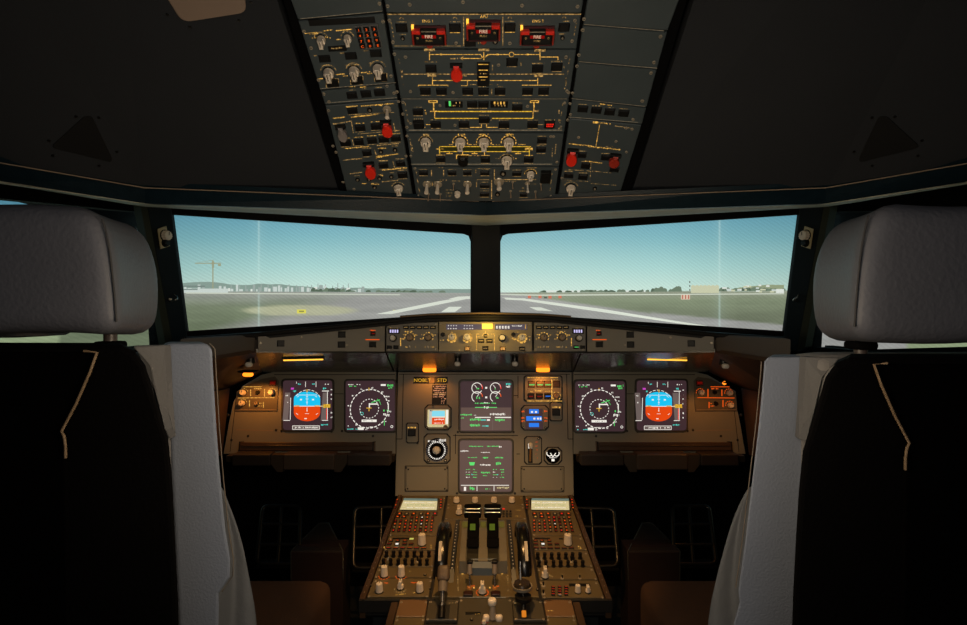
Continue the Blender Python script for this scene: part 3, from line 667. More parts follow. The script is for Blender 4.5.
# rounded cream panel in the lining on each side, and the triangular recess beside the seats
def rounded(pts, r, k=5):
    out = []; n = len(pts)
    for j in range(n):
        p = Vector(pts[j]); a = (Vector(pts[j - 1]) - p); b = (Vector(pts[(j + 1) % n]) - p)
        rr = min(r, a.length * .45, b.length * .45); A = p + a.normalized() * rr; B = p + b.normalized() * rr
        for q in range(k + 1):
            t = q / k; out.append(tuple(A * (1 - t) ** 2 + p * 2 * t * (1 - t) + B * t * t))
    return out
LR = Fr(mir(Q[1]), (mir(Q[1]) - mir(Q[0])) , mir(Q[3]) - mir(Q[0]))
TANP = mat('tan_cover', (.27, .19, .14), .7)
for fr, f_, nm in ((LN, lambda x: x, 'cream rounded cover plate in the dark ceiling above the left seat'), (LR, lambda x: MX - x, 'cream rounded cover plate in the dark ceiling above the right seat')):
    t = Thing(fr, f_(205), 5, 'ceiling_cover_plate', nm, 'cover', 'rounded ceiling cover plates'); t.t = .003
    pts = t.quad([(f_(160), -14), (f_(243), -14), (f_(247), 12), (f_(182), 22)])
    m_ = MB(); m_.prism(rounded(pts, .014), -.001, .003, TANP, .001); t.part('cover', m_)
    m_ = MB()
    for x, y in ((167, 15), (190, 27.5), (239, 21), (251, 3)):
        a, b = t.L(f_(x), y, .001); m_.cyl(a, b, .0025, .002, .0, .002, STEELD, 8)
    t.part('screw', m_)
O2 = Fr(Q2[1], Q2[0] - Q2[1], Q2[3] - Q2[1])
O3 = Fr(mir(Q2[1]), mir(Q2[1]) - mir(Q2[0]), mir(Q2[3]) - mir(Q2[1]))
for fr, f_, nm in ((O2, lambda x: x, 'black triangular opening in the ceiling lining over the left headrest'), (O3, lambda x: MX - x, 'black triangular opening in the ceiling lining over the right headrest')):
    t = Thing(fr, f_(85), 140, 'triangular_vent', nm, 'vent', 'triangular ceiling vents'); t.t = .002
    pts = t.quad([(f_(50), 147), (f_(111), 162), (f_(112), 158), (f_(92), 116), (f_(84), 116)])
    m_ = MB(); m_.prism(rounded(pts, .01), -.001, .002, mat('void_black', (.001, .001, .001), .9), .0005); t.part('opening', m_)
    m_ = MB()
    for x, y in ((76, 117), (99, 118), (117, 152), (99, 166), (53, 156), (49, 141)):
        a, b = t.L(f_(x), y, .001); m_.cyl(a, b, .0025, .002, .0, .002, STEELD, 8)
    t.part('screw', m_)

# header beam across the windshield
def polyline_band(mb, top, bot, off, m):
    for k in range(len(top) - 1):
        mb.slab([bot[k], bot[k + 1], top[k + 1], top[k]], off, m)
def sym(pts): return pts + [mir(p) for p in pts[::-1] if abs(p.x) > 1e-4]
top = sym([W(-60, 140, .80), W(0, 156, .86), W(145, 182, 1.03), W(CX, 197, 1.225)])
bot = sym([W(-60, 170, .82), W(0, 181, .88), W(145, 203.5, 1.05), W(CX, 215, 1.24)])
mb = MB(); polyline_band(mb, top, bot, Vector((0, .03, .004)), HEADER)
struct('trim_2', mb)
mb = MB()
e0 = sym([W(-60, 149, .80), W(0, 163, .86), W(145, 188, 1.03), W(CX, 201.7, 1.22)])
mb.tube([p + Vector((0, -.002, 0)) for p in e0], .0012, TAN, 6)  # thin tan tube paints the highlight along the header edge
struct('header_highlight', mb)
b2 = sym([W(-60, 171, .84), W(0, 183, .9), W(145, 204, 1.07), W(CX, 215.5, 1.26)])
c2 = sym([W(-60, 171, 1.2), W(0, 184, 1.3), W(145, 207, 1.55), W(CX, 225.5, 1.98)])
mb = MB(); polyline_band(mb, c2, b2, Vector((0, 0, .012)), SILL)
struct('trim_4', mb)

# windshield frame: window_1 / window_2 in front, window_3 / window_4 at the sides
WL = [W(187, 331, 1.90), W(470.5, 312.5, 2.22), W(470.5, 234, 2.12), W(172, 214.5, 1.78)]
def corner(q, dx, dy): return Vector((q.x + dx, q.y, q.z + dy))
def win_frame(mb, q, out, dep, m):
    n = len(q)
    for k in range(n):
        a, b, c, d = q[k], q[(k + 1) % n], out[(k + 1) % n], out[k]
        mb.slab([a, b, c, d], dep, m)
GLASS = bpy.data.materials.new('window_glass'); GLASS.use_nodes = True
_n = GLASS.node_tree; _n.nodes.remove(_n.nodes['Principled BSDF'])
_t = _n.nodes.new('ShaderNodeBsdfTransparent'); _g = _n.nodes.new('ShaderNodeBsdfGlossy'); _g.inputs['Roughness'].default_value = .4
_x = _n.nodes.new('ShaderNodeMixShader'); _x.inputs[0].default_value = .015; _t.inputs[0].default_value = (.97, .98, .97, 1)
_n.links.new(_t.outputs[0], _x.inputs[1]); _n.links.new(_g.outputs[0], _x.inputs[2]); _n.links.new(_x.outputs[0], _n.nodes['Material Output'].inputs[0])
OUTL = [W(150, 356, 1.88), W(CX - .5, 345, 2.24), W(CX - .5, 205, 2.14), W(140, 190, 1.76)]
k = 1
for f_ in (lambda p: p, mir):
    q = [f_(p) for p in WL]; o_ = [f_(p) for p in OUTL]
    mb = MB()
    # rounded upper inner corner
    win_frame(mb, q, o_, Vector((0, .012, 0)), SHDARK)
    cpt = q[2]; sx = -1 if f_ is not mir else 1
    mb.slab([cpt, cpt + Vector((sx * .03, -.003, .001)), cpt + Vector((sx * .009, 0, -.006)), cpt + Vector((0, 0, -.03))], Vector((0, .01, 0)), SHDARK)
    w = struct('window_%d' % k, mb); k += 1
    g = MB(); g.slab([p + Vector((0, .006, 0)) for p in q], Vector((0, .004, 0)), GLASS); part('glass_pane', g, w)
# centre post cover
mb = MB(); mb.slab([W(471.5, 330, 2.2), W(500.5, 330, 2.2), W(500.5, 222, 2.08), W(471.5, 222, 2.08)], Vector((0, .03, 0)), mat('post_dark', (.008, .011, .013), .6))
struct('trim_5', mb, .004)
# side windows and the pillars between
for f_, nm, tn in ((lambda p: p, 'window_3', 'trim_6'), (mir, 'window_4', 'trim_7')):
    A = [W(152, 346, 1.66), W(136, 213, 1.58)]
    xw = -1.20
    lo = Vector((xw, .45, CZ - .10)); hi = Vector((xw, .45, CZ + (.175 if f_ is not mir else .10)))
    q = [f_(p) for p in (lo, W(158, 347, 1.72), W(140, 212, 1.62), hi)]
    o_ = [f_(p) for p in (lo + Vector((0, 0, -.2)), W(158, 347, 1.72) + Vector((0, 0, -.2)), W(140, 212, 1.62) + Vector((0, 0, .12)), hi + Vector((0, 0, .12)))]
    mb = MB()
    off = Vector((-.05, 0, 0)) if f_ is not mir else Vector((.05, 0, 0))
    for kk_ in (0, 2, 3):
        a, b, c, d = q[kk_], q[(kk_ + 1) % 4], o_[(kk_ + 1) % 4], o_[kk_]
        if kk_ == 3: c, d = q[0] + Vector((0, -.1, 0)), q[3] + Vector((0, -.1, 0))
        mb.slab([a, b, c, d], off, MATTE)
    w = struct(nm, mb)
    g = MB(); g.slab(q, off * .1, GLASS); part('glass_pane', g, w)
    # pillar: dark face and pale edge
    pq = [W(172, 350, 1.62), W(188, 350, 1.68), W(147, 205, 1.52)]; pf = Fr(pq[0], pq[1] - pq[0], pq[2] - pq[0])
    pp_ = [pf.o + pf.u * a + pf.v * b for a, b in (pf.loc(174, 352), pf.loc(189, 350), pf.loc(171, 206), pf.loc(146.5, 203))]
    mb = MB(); mb.slab([f_(p) for p in pp_], Vector((0, .05, 0)) + Vector((-.05, 0, 0)) * (1 if f_ is not mir else -1), mat('pillar_dark', (.004, .005, .0055), .6, 0, .3, spec=.15))
    struct(tn, mb, .003)
    mb = MB(); mb.slab([f_(p) for p in (W(166, 347, 1.60), W(174, 350, 1.60), W(146.5, 203, 1.50), W(140, 203, 1.50))], Vector((-.04 if f_ is not mir else .04, .03, 0)), mat('pillar_edge', (.05, .06, .045), .7, spec=.2))
    struct('trim_8' if f_ is not mir else 'trim_9', mb)
    # sill below the side window
    mb = MB(); mb.slab([f_(p) for p in (W(150, 352, 1.60), W(-60, 347, .85), W(-60, 400, .85), W(150, 400, 1.60))], Vector((0, .04, 0)), MATTE)
    struct('trim_10' if f_ is not mir else 'trim_11', mb)

# knobs on the pillars
PILF = {}
for sg in (0, 1):
    f_ = (lambda x: x) if sg == 0 else (lambda x: MX - x)
    side = ('left', 'right')[sg]
    pts = [W(172, 350, 1.62), W(188, 350, 1.68), W(147, 205, 1.52)]
    if sg: pts = [mir(p) for p in pts]
    u = (pts[1] - pts[0]) if not sg else (pts[0] - pts[1])
    fr = Fr(pts[0], u, pts[2] - pts[0])
    t = Thing(fr, f_(165), 237, 'lamp_dimmer', 'cream dimmer knob on a small plate on the pillar by the %s windshield' % side, 'knob', 'knobs on the windshield pillars', .002); t.t = .002
    m_ = MB(); m_.prism(t.quad([(f_(160.5), 249), (f_(169.5), 246), (f_(166), 226), (f_(157.5), 229)]), -.001, .002, mat('olive_plate', (.50, .42, .25), .5), .0005); t.part('plate', m_)
    t.knob(f_(165), 235.5, 4.6, .014, CREAM, 'round', 'rotary_knob'); t.knob(f_(165), 243, 3.2, .010, BLACK, 'round', 'rotary_knob')
    t = Thing(fr, f_(174), 297, 'headset_hook', 'small pale metal hook low on the pillar by the %s windshield' % side, 'hook', 'hooks on the windshield pillars', .002); t.t = 0.
    a, b = t.L(f_(173), 299)
    m_ = MB(); m_.tube([(a - .006, b - .008, 0), (a - .004, b - .004, .012), (a, b, .014), (a + .006, b + .006, .008), (a + .004, b + .014, 0)], .0028, CHROME, 8); t.part('hook', m_)
    m_ = MB(); m_.cyl(a - .012, b - .002, .0035, .003, 0, .006, CREAM, 10); t.part('screw', m_)

# ================================================================== SIMULATOR SCREEN
SR = 3.4
def smix(a, b, t): t = max(0, min(1, t)); return tuple(x + (y - x) * t for x, y in zip(a, b))
def hash2(x, y):
    n = math.sin(x * 12.9898 + y * 78.233) * 43758.5453; return n - math.floor(n)
def vnoise(x, y):
    i, j = math.floor(x), math.floor(y); fx, fy = x - i, y - j; fx = fx * fx * (3 - 2 * fx); fy = fy * fy * (3 - 2 * fy)
    return (hash2(i, j) * (1 - fx) + hash2(i + 1, j) * fx) * (1 - fy) + (hash2(i, j + 1) * (1 - fx) + hash2(i + 1, j + 1) * fx) * fy
def hor(px): return 292.6 - 2.2 * min(1, abs(px - CX) / 320)
def picture(px, py):
    h = hor(px)
    if py < h:
        t = (h - py) / 80.0
        c = s2l(205, 230, 220)
        for t0, t1, a, b in ((0, .3, (200, 226, 216), (168, 210, 208)), (.3, .65, (168, 210, 208), (128, 182, 192)), (.65, 1.0, (128, 182, 192), (98, 158, 180)), (1.0, 1.6, (98, 158, 180), (60, 120, 160))):
            if t >= t0: c = smix(s2l(*a), s2l(*b), (t - t0) / (t1 - t0))
        c = smix(c, s2l(240, 245, 235), .18 * math.exp(-((px - CX) / 130.) ** 2) * max(0, 1 - t * .8))
        k = 1 - .22 * min(1.3, max(0, (abs(px - CX) - 180) / 150.))
        return tuple(q * k for q in c)
    d = py - h
    n = vnoise(px * .02 + 5, py * .35) ; n2 = vnoise(px * .11, py * .8)
    if px < CX:
        c = smix(s2l(150, 152, 142), s2l(139, 145, 132), d / 8)
        if d > 6: c = smix(s2l(139, 145, 132), s2l(122, 136, 104), (d - 6) / 10)
        if d > 16: c = smix(s2l(122, 136, 104), s2l(104, 118, 86), (d - 16) / 20)
        pv = max(0, min(1, (px - 300 + (d - 10) * 3.5) / 50)); c = smix(c, s2l(158, 156, 154), pv * (.9 if d > 5 else .5))
        e = ((px - 300) / 52.) ** 2 + ((py - 310.5) / 5.) ** 2
        if e < 1.4: c = smix(c, s2l(182, 182, 140), min(1, (1.4 - e) * 2) * .85)
    else:
        c = smix(s2l(150, 156, 132), s2l(128, 142, 108), d / 9)
        if d > 9: c = smix(s2l(128, 142, 108), s2l(112, 122, 94), (d - 9) / 18)
        th_ = (px - 503) / 6.7
        if px > 650: th_ = 21 + (px - 650) * .10
        c = smix(c, s2l(156, 155, 152), max(0, min(1, (d - th_) / 1.6 + .5)))
    if px < 60 or px > 907: c = s2l(140, 158, 112)
    k = .86 + .2 * n + .1 * n2; g_ = sum(c) / 3; c = tuple(q * .72 + g_ * .28 for q in c)
    if abs(px - CX) > 250: k *= .95
    return tuple(q * k for q in c)
mb = MB()
me = bpy.data.meshes.new('screen_picture'); vs = []; fs = []; cols = []
def sp(px_t, z, R=SR):  # angle, height
    return Vector((R * math.sin(px_t), R * math.cos(px_t), CZ + z))
TH = sorted([math.radians(-68 + 136 * i / 420) for i in range(421)] + [math.atan((x0 + k * .6 - CX) / F) for x0 in (258.8, 719.5) for k in range(-6, 7)])
ZS = []
py = 150.0
while py < 372: ZS.append(py); py += 1.0 if 284 < py < 300 else (1.6 if py > 290 else 3.0 if py > 240 else 6.)
for th in TH:
    for py in ZS:
        vs.append(sp(th, (CY - py) / F * SR))
        px = CX + F * math.tan(th); pyy = CY + (py - CY) / math.cos(th)
        c = picture(px, pyy)
        for s0 in (258.8, 719.5):
            q = abs(px - s0); c = smix(c, s2l(205, 232, 228), .30 * math.exp(-(q / .9) ** 2) + .05 * math.exp(-(q / 7) ** 2))
        cols.append((*c, 1))
nz_ = len(ZS)
for i in range(len(TH) - 1):
    for j in range(nz_ - 1):
        fs.append((i * nz_ + j, i * nz_ + j + 1, (i + 1) * nz_ + j + 1, (i + 1) * nz_ + j))
me.from_pydata(vs, [], fs); ca = me.color_attributes.new('picture', 'FLOAT_COLOR', 'POINT')
for i, c in enumerate(cols): ca.data[i].color = c
SM = bpy.data.materials.new('screen_image'); SM.use_nodes = True; N = SM.node_tree.nodes; L = SM.node_tree.links
b_ = N['Principled BSDF']; b_.inputs['Base Color'].default_value = (.05, .05, .05, 1); b_.inputs['Roughness'].default_value = .8
at = N.new('ShaderNodeAttribute'); at.attribute_name = 'picture'
tc = N.new('ShaderNodeTexCoord'); mp = N.new('ShaderNodeMapping'); mp.inputs['Rotation'].default_value = (0, .9, .2)
wv = N.new('ShaderNodeTexWave'); wv.inputs['Scale'].default_value = 19.; wv.inputs['Distortion'].default_value = 1.2
wr = N.new('ShaderNodeMapRange'); wr.inputs['To Min'].default_value = .97; wr.inputs['To Max'].default_value = 1.08
L.new(tc.outputs['Object'], mp.inputs[0]); L.new(mp.outputs[0], wv.inputs['Vector']); L.new(wv.outputs['Fac'], wr.inputs['Value'])
vm = N.new('ShaderNodeVectorMath'); vm.operation = 'SCALE'; L.new(at.outputs['Color'], vm.inputs[0]); L.new(wr.outputs[0], vm.inputs['Scale'])
L.new(vm.outputs[0], b_.inputs['Emission Color']); b_.inputs['Emission Strength'].default_value = 1.04
me.materials.append(SM)
scr = empty('projection_screen', (0, SR, CZ), 'curved simulator screen beyond the windows showing an airfield under a clear sky', 'screen')
o = link('picture', me, scr, (0, -SR, -CZ))
tb = MB()
def arcs(R0, R1, z0, z1, m):
    n = 48
    for i in range(n):
        a = math.radians(-68 + 136 * i / n); b = math.radians(-68 + 136 * (i + 1) / n)
        v = [sp(t, z, R) for R in (R0, R1) for z in (z0, z1) for t in (a, b)]
        tb.add(v, [(0, 1, 3, 2), (5, 4, 6, 7), (2, 3, 7, 6), (1, 0, 4, 5)], m)
arcs(SR + .01, SR + .05, -.42, 1.1, MATTE)
o = part('screen_backing', tb, scr, 0, None, (0, -SR, -CZ))
def simg(name, draw, label=None):
    m_ = MB(); draw(m_); o = part(name, m_, scr, 0, label, (0, -SR, -CZ)); return o
def spx(px, py, R):
    th = math.atan((px - CX) / F); return Vector((R * math.sin(th), R * math.cos(th), CZ + (CY - py) / F * R * math.cos(th)))
def sq(m_, pts, m, R=SR - .012):
    m_.add([spx(x, y, R) for x, y in pts], [tuple(range(len(pts)))], m)
def srect(m_, x0, y0, x1, y1, m, R=SR - .012): sq(m_, [(x0, y1), (x1, y1), (x1, y0), (x0, y0)], m, R)
def E(name, *c): return emis(name, s2l(*c), 1.)
def d_(m_):
    r = random.Random(5); x = 180; pts = []
    prev = None
    while x <= 486:
        y = hor(x) - 3 - 5.5 * math.exp(-((x - 200) / 35.) ** 2) - 3.5 * math.exp(-((x - 270) / 30.) ** 2) - 1.2 * vnoise(x * .1, 3)
        if prev: sq(m_, [(prev[0], hor(prev[0]) + .5), (x, hor(x) + .5), (x, y), prev], E('hill_haze', 138, 158, 150), SR - .008)
        prev = (x, y); x += 6
simg('hills_image', d_)
def d_(m_):
    cr = E('crane_ochre', 158, 160, 132)
    srect(m_, 212.3, 266, 213.5, 290, cr); srect(m_, 195, 262.8, 221, 263.7, cr); sq(m_, [(211, 264), (215, 264), (213, 259.5)], cr)
    sq(m_, [(195, 262.9), (213, 260), (213, 260.5)], cr); srect(m_, 218, 264, 221, 266, cr); srect(m_, 212, 262, 214, 268, cr)
simg('tower_crane_image', d_, 'ochre tower crane standing on the far airfield')
def d_(m_):
    r = random.Random(11)
    srect(m_, 184, 288.6, 228, 293, E('hangar_white', 205, 214, 210)); srect(m_, 180, 285.6, 205, 287, E('roof_grey', 120, 135, 130)); srect(m_, 183, 289, 226, 290, E('roof_grey', 120, 135, 130))
    x = 184
    while x < 366:
        w = r.uniform(1.2, 4); hgt = r.uniform(1.5, 6.5); m__ = r.choice([E('hangar_white', 205, 214, 210), E('mast_grey', 160, 172, 168), E('pale_wall', 226, 230, 224), E('hangar_white', 205, 214, 210)])
        srect(m_, x, hor(x) - hgt, x + w, hor(x) + .4, m__); x += w + r.uniform(.3, 3)
    x = 225
    while x < 350: srect(m_, x, 283 + r.uniform(0, 3), x + .8, 291, E('mast_grey', 160, 172, 168)); x += r.uniform(4, 9)
simg('terminal_image', d_)
def d_(m_):
    r = random.Random(12); dk = [E('tree_dark', 88, 104, 88), E('tree_mid', 112, 128, 110)]
    for x0, x1, n, hh in ((312, 350, 18, 3.5), (350, 452, 26, 1.8), (540, 660, 34, 2), (651, 680, 16, 4.5), (720, 784, 26, 3.5)):
        for k in range(n):
            x = r.uniform(x0, x1); h = hh * r.uniform(.5, 1.2); w = r.uniform(1.5, 4)
            sq(m_, [(x - w, hor(x) + .3), (x + w, hor(x) + .3), (x + w * .7, hor(x) - h * .8), (x, hor(x) - h), (x - w * .8, hor(x) - h * .6)], r.choice(dk), SR - .015)
simg('tree_line_image', d_)
def d_(m_):
    r = random.Random(13)
    srect(m_, 691, 285.6, 719, 293, E('block_cream', 205, 206, 176)); 
    for x in range(692, 718, 4): srect(m_, x, 285, x + 2, 286, E('block_cream', 205, 206, 176))
    for k in range(22):
        x = r.uniform(722, 782); y = r.uniform(284.5, 291); srect(m_, x, y, x + r.uniform(2, 5), y + 1.6, r.choice([E('pale_wall', 226, 230, 224), E('hangar_white', 205, 214, 210), E('block_cream', 205, 206, 176)]), SR - .018)
    sq(m_, [(722, 291), (784, 291), (784, 285), (768, 284.6), (740, 287.4)], E('hill_olive', 150, 160, 130), SR - .010)
    srect(m_, 776, 289, 784, 293, E('pale_wall', 226, 230, 224), SR - .018)
    for k in range(20):
        x = r.uniform(545, 690); srect(m_, x, 290.4, x + r.uniform(2, 6), 292, E('pale_wall', 226, 230, 224), SR - .01)
simg('town_image', d_)
def d_(m_):
    rd = E('mast_red', 190, 110, 90)
    for y in (282, 286, 290): srect(m_, 689.3, y - 1, 690.3, y + 1, E('mast_black', 90, 90, 84), SR - .02)
    srect(m_, 681, 294, 690, 299.5, E('hut_pink', 225, 200, 180), SR - .02)
    for x in (682, 685, 688): srect(m_, x, 294.5, x + 1.2, 299, rd, SR - .022)
simg('striped_hut_image', d_, 'small red and white striped hut on the airfield')
def d_(m_):
    wl = E('line_white', 222, 226, 214); wl2 = E('line_white_soft', 205, 210, 196)
    srect(m_, 187, hor(187) + 1.8, 470, hor(470) + 2.6, E('line_white_thin', 200, 206, 196), SR - .014) if False else None
    sq(m_, [(186, 292.3), (400, 294.2), (400, 295.2), (186, 293.6)], wl2, SR - .014)
    sq(m_, [(500, 293.8), (540, 294.6), (784, 293.2), (784, 294.2), (540, 295.8), (500, 295)], wl2, SR - .014)
    sq(m_, [(376, 314), (392, 314), (470, 298.3), (470, 296.3), (440, 301)], wl, SR - .014)
    sq(m_, [(458, 296.6), (470, 296.2), (470, 299), (448, 299)], wl, SR - .016)
    sq(m_, [(441, 312), (455, 312), (462, 306.8), (449, 306.8)], wl, SR - .016)
    sq(m_, [(504, 298), (526, 298.4), (523, 300.4), (506, 299.6)], wl, SR - .016)
    sq(m_, [(501, 297.2), (530, 299.2), (600, 308.6), (720, 328), (735, 333), (690, 325), (600, 311), (540, 303)], wl, SR - .014)
    sq(m_, [(529, 307), (541, 307.4), (553, 311.2), (537, 310.4)], wl, SR - .016)
simg('runway_line_image', d_)
def d_(m_):
    for x, y in ((529.5, 297), (540, 297), (550, 297.2), (560, 297)): srect(m_, x - 1.6, y - 1.3, x + 1.6, y + 1.3, E('marker_red', 212, 120, 96), SR - .018)
    srect(m_, 544, 296.8, 547, 298.4, E('mast_black', 90, 90, 84), SR - .02)
simg('runway_marker_image', d_)
def d_(m_):
    srect(m_, 297, 309.5, 306, 313.4, E('taxi_sign', 228, 218, 96), SR - .018)
    srect(m_, 299, 310.6, 304, 312.2, E('taxi_sign_dark', 150, 150, 80), SR - .020)
    srect(m_, 393, 310, 398, 310.8, E('taxi_sign', 228, 218, 96), SR - .018)
simg('taxiway_sign_image', d_, 'yellow taxiway sign on the grass')

# ================================================================== GLARESHIELD
GF = Fr(W(CX, 345, 1.62), (1, 0, 0), (0, .17, .985))
GA, GB = W(256, 345, 1.45), W(385, 345, 1.62)
GL = Fr(GA, GB - GA, (0, .12, .985)); GR = Fr(mir(GB), mir(GA) - mir(GB), (0, .12, .985))
gs = empty('glareshield', (0, 1.62, CZ - .08), 'dark coaming running below the windshield, its edge lit by warm strips', 'glareshield')
def wpart(name, mb, root, bevel=0, label=None):
    l = Vector(root.location); mb.v = [tuple(Vector(v) - l) for v in mb.v]
    return part(name, mb, root, bevel, label)
def gmid(px, py, h, fr=GF):
    a, b = fr.loc(px, py); return fr.o + fr.u * a + fr.v * b + fr.n * h
# top surface and padded brow
brow = [W(184, 337, 1.22), W(256, 332.5, 1.45), W(385, 319.5, 1.60), W(430, 314.8, 1.62), W(CX, 313.6, 1.62)]
brow = brow + [mir(p) for p in brow[:-1][::-1]]
back = [Vector((p.x * 1.14, 1.86 + (.30 - abs(p.x) * .33 if abs(p.x) < .9 else 0), p.z - .012)) for p in brow]
mb = MB()
for k in range(len(brow) - 1):
    mb.slab([brow[k], brow[k + 1], back[k + 1], back[k]], Vector((0, 0, -.02)), SHDARK)
mb.tube([p + Vector((0, .004, -.007)) for p in brow], .0075, SHDARK, 10)
wpart('brow', mb, gs)
mb = MB(); mb.tube([W(400, 316.6, 1.600), W(430, 314.3, 1.608), W(CX, 312.9, 1.608), mir(W(430, 314.3, 1.608)), mir(W(400, 316.6, 1.600))], .0032, mat('brow_lit_edge', (.16, .11, .07), .6, 0, .5, 300), 8)  # brown tube paints the light on the brow's top edge
wpart('edge_trim', mb, gs)
# carriers behind the face modules
mb = MB()
for pts in ([W(385, 354, 1.625), W(582, 354, 1.625), W(582, 320, 1.63), W(385, 320, 1.63)],):
    mb.slab([p + Vector((0, .026, 0)) for p in pts], Vector((0, .03, 0)), SHDARK)
for f_ in (lambda p: p, mir):
    mb.slab([f_(p) + Vector((0, .032, 0)) for p in (W(256, 353, 1.45), W(385, 353.5, 1.62), W(385, 321, 1.625), W(256, 333, 1.455))], Vector((0, .03, 0)), SHDARK)
wpart('carrier', mb, gs)
# end blocks
for f_ in (lambda p: p, mir):
    mb = MB(); mb.slab([f_(p) for p in (W(180, 363, 1.18), W(254, 351.5, 1.44), W(254, 334.5, 1.44), W(180, 338.5, 1.18))], Vector((0, .05, 0)), mat('end_block', (.085, .072, .066), .6, 0, .3))
    wpart('end_block', mb, gs, .003)
# underside
UB = [W(184, 365, 1.18), W(256, 352.6, 1.45), W(386, 353.2, 1.62), W(CX, 353.6, 1.62)]
UB = UB + [mir(p) for p in UB[:-1][::-1]]
MT = [W(180, 400, 1.45), W(262, 372, 1.93), W(394, 371.5, 1.95), W(CX, 371.5, 1.95)]
MT = MT + [mir(p) for p in MT[:-1][::-1]]
mb = MB()
for k in range(len(UB) - 1):
    if k in (0, 5): continue
    mb.slab([MT[k], MT[k + 1], UB[k + 1], UB[k]], Vector((0, 0, .01)), UNDER)
wpart('underside', mb, gs)
SIDEB = mat('side_brown', (.030, .012, .006), .5, 0, .2)
for f_ in (lambda p: p, mir):
    mb = MB(); mb.slab([f_(p) for p in (MT[0], W(228, 388, 1.93), MT[1], UB[1], UB[0])], Vector((0, 0, .01)), SIDEB)
    wpart('side_underside', mb, gs)
    mb = MB(); mb.slab([f_(p) for p in (W(120, 480, 1.1), W(222, 455, 1.84), W(230, 388, 1.92), W(180, 399, 1.45), W(120, 410, 1.1))], Vector((-.02 if f_ is not mir else .02, 0, 0)), SIDEB)
    struct('trim_12' if f_ is not mir else 'trim_13', mb)
for x0, x1 in ((386, 393.5), (581, 573.5)):
    mb = MB(); mb.tube([W(x0, 353.5, 1.613), W(x1, 371.5, 1.935)], .0015, MATTE, 6); wpart('joint', mb, gs)
# strip lights, map lamps, nozzles
UF = Fr(W(303, 357.5, 1.68), (1, 0, .0), (0, -.30, .081))
for x, nm in ((303.5, 'left'), (667, 'right')):
    fr = Fr(W(x, 357.4, 1.60), (.96, .26 if x < CX else -.26, 0), (0, -.25, .10))
    t = Thing(fr, x, 357.6, 'strip_light', 'thin glowing yellow strip light under the coaming above the %s attitude display' % ('leftmost' if x < CX else 'rightmost'), 'light', 'strip lights under the coaming'); t.t = 0
    m_ = MB(); m_.box(0, 0, .124, .010, 0, .006, SHDARK, .001); t.part('housing', m_)
    m_ = MB(); m_.box(0, -.001, .116, .007, .006, .0085, LAMPY, .001); t.part('lens', m_)
def floor_lamp(px, py, Y, wide, label, aim):
    e = empty('map_lamp', W(px, py, Y), label, 'lamp', 'small amber map lamps')
    m_ = MB(); k = wide * Y / F
    m_.rbox((0, .002, k * .24), (k * 1.25, .040, k * .14), .003, SHDARK, 4); part('housing', m_, e)  # housing made wide to block the bulb's upward light
    m_ = MB(); m_.rbox((0, 0, 0), (k * .8, .014, k * .30), .0068, LAMPA, 6); part('bulb', m_, e)
    return e
floor_lamp(248, 374.5, 1.60, 13, 'glowing amber lamp above the side switch panel in front of the left seat', 0)
floor_lamp(429.5, 369.6, 1.88, 17, 'glowing amber lamp directly above the lit black strip of letters', 0)
floor_lamp(543, 369.6, 1.88, 17, 'glowing amber lamp above the landing gear indicator panel', 0)
e = floor_lamp(724.5, 383, 1.75, 3, 'faint orange lamp at the slanted corner of the panel before the right seat', 0)
for px, py, Y, lb in ((250.8, 362.5, 1.52, 'small white spotlight under the end of the coaming on the left seat side'), (723.5, 364, 1.52, 'small white spotlight under the end of the coaming on the right seat side'),
                  (457.7, 362, 1.70, 'small round spotlight under the coaming nearest the lit strip of letters'), (514.8, 362, 1.70, 'small round spotlight under the coaming near the gear indicator panel')):
    e = empty('coaming_spotlight', W(px, py, Y), lb, 'spotlight', 'small spotlights under the coaming')
    m_ = MB(); m_.cyl(0, 0, .013, .010, -.002, .014, STEELD, 14); part('housing', m_, e)
    m_ = MB(); m_.rbox((0, -.012, -.005), (.020, .018, .016), .0075, WHITEK, 6); part('nozzle', m_, e)

G_GS = 'control units along the coaming face'
def gunit(fr, cx, cy, poly, name, label, screws=()):
    t = Thing(fr, cx, cy, name, label, 'control panel', G_GS); t.plate(poly, .004, SHIELD, screws, .001); return t
# flight control unit
FM = mat('fcu_face', (.26, .215, .14), .5, 0, .1, 500)
T = Thing(GF, 485.5, 337, 'autopilot_control_unit', 'autopilot unit at the centre of the coaming with a bright yellow lamp between two readouts', 'control panel', G_GS)
T.plate([(439, 351.6), (532, 351.6), (532, 322), (439, 322)], .005, FM, [(441, 324), (530, 324)], .001)
for cx, w_ in ((464.3, 36), (511, 32)):
    T.display(cx, 327, w_, 5.6, LCD, 'readout', .001)
z = .0014
r = random.Random(4)
for x0, n in ((448.5, 4), (464.5, 4)):
    for k in range(n):
        x = x0 + k * 2.6; T.fill(x, 325.6, .7, 1, WHITEL, z); T.fill(x + r.uniform(-.4, .4), 328.6, 1.0, .9, WHITEL, z)
for k in range(5):
    x = 497 + k * 2.9; T.fill(x, 327.2, 1.7, 2.6, WHITEL, z); T.fill(x + .2, 327.2, .5, 1.2, LCD, z + .0003)
T.lift = .0012; T.marks(512, 326, 523, 326, 1, WHITEL); T.lift = 0.; T.fill(525.5, 326.6, .9, 4, AMBER, z)
m_ = MB(); a, b, w_, h_ = T.R(487.3, 326.2, 10.5, 4.8, T.t); m_.box(a, b, w_, h_, T.t - .001, T.t + .006, emis('bright_yellow', s2l(255, 195, 60), 2.6, True), .001); T.part('indicator_lamp', m_)
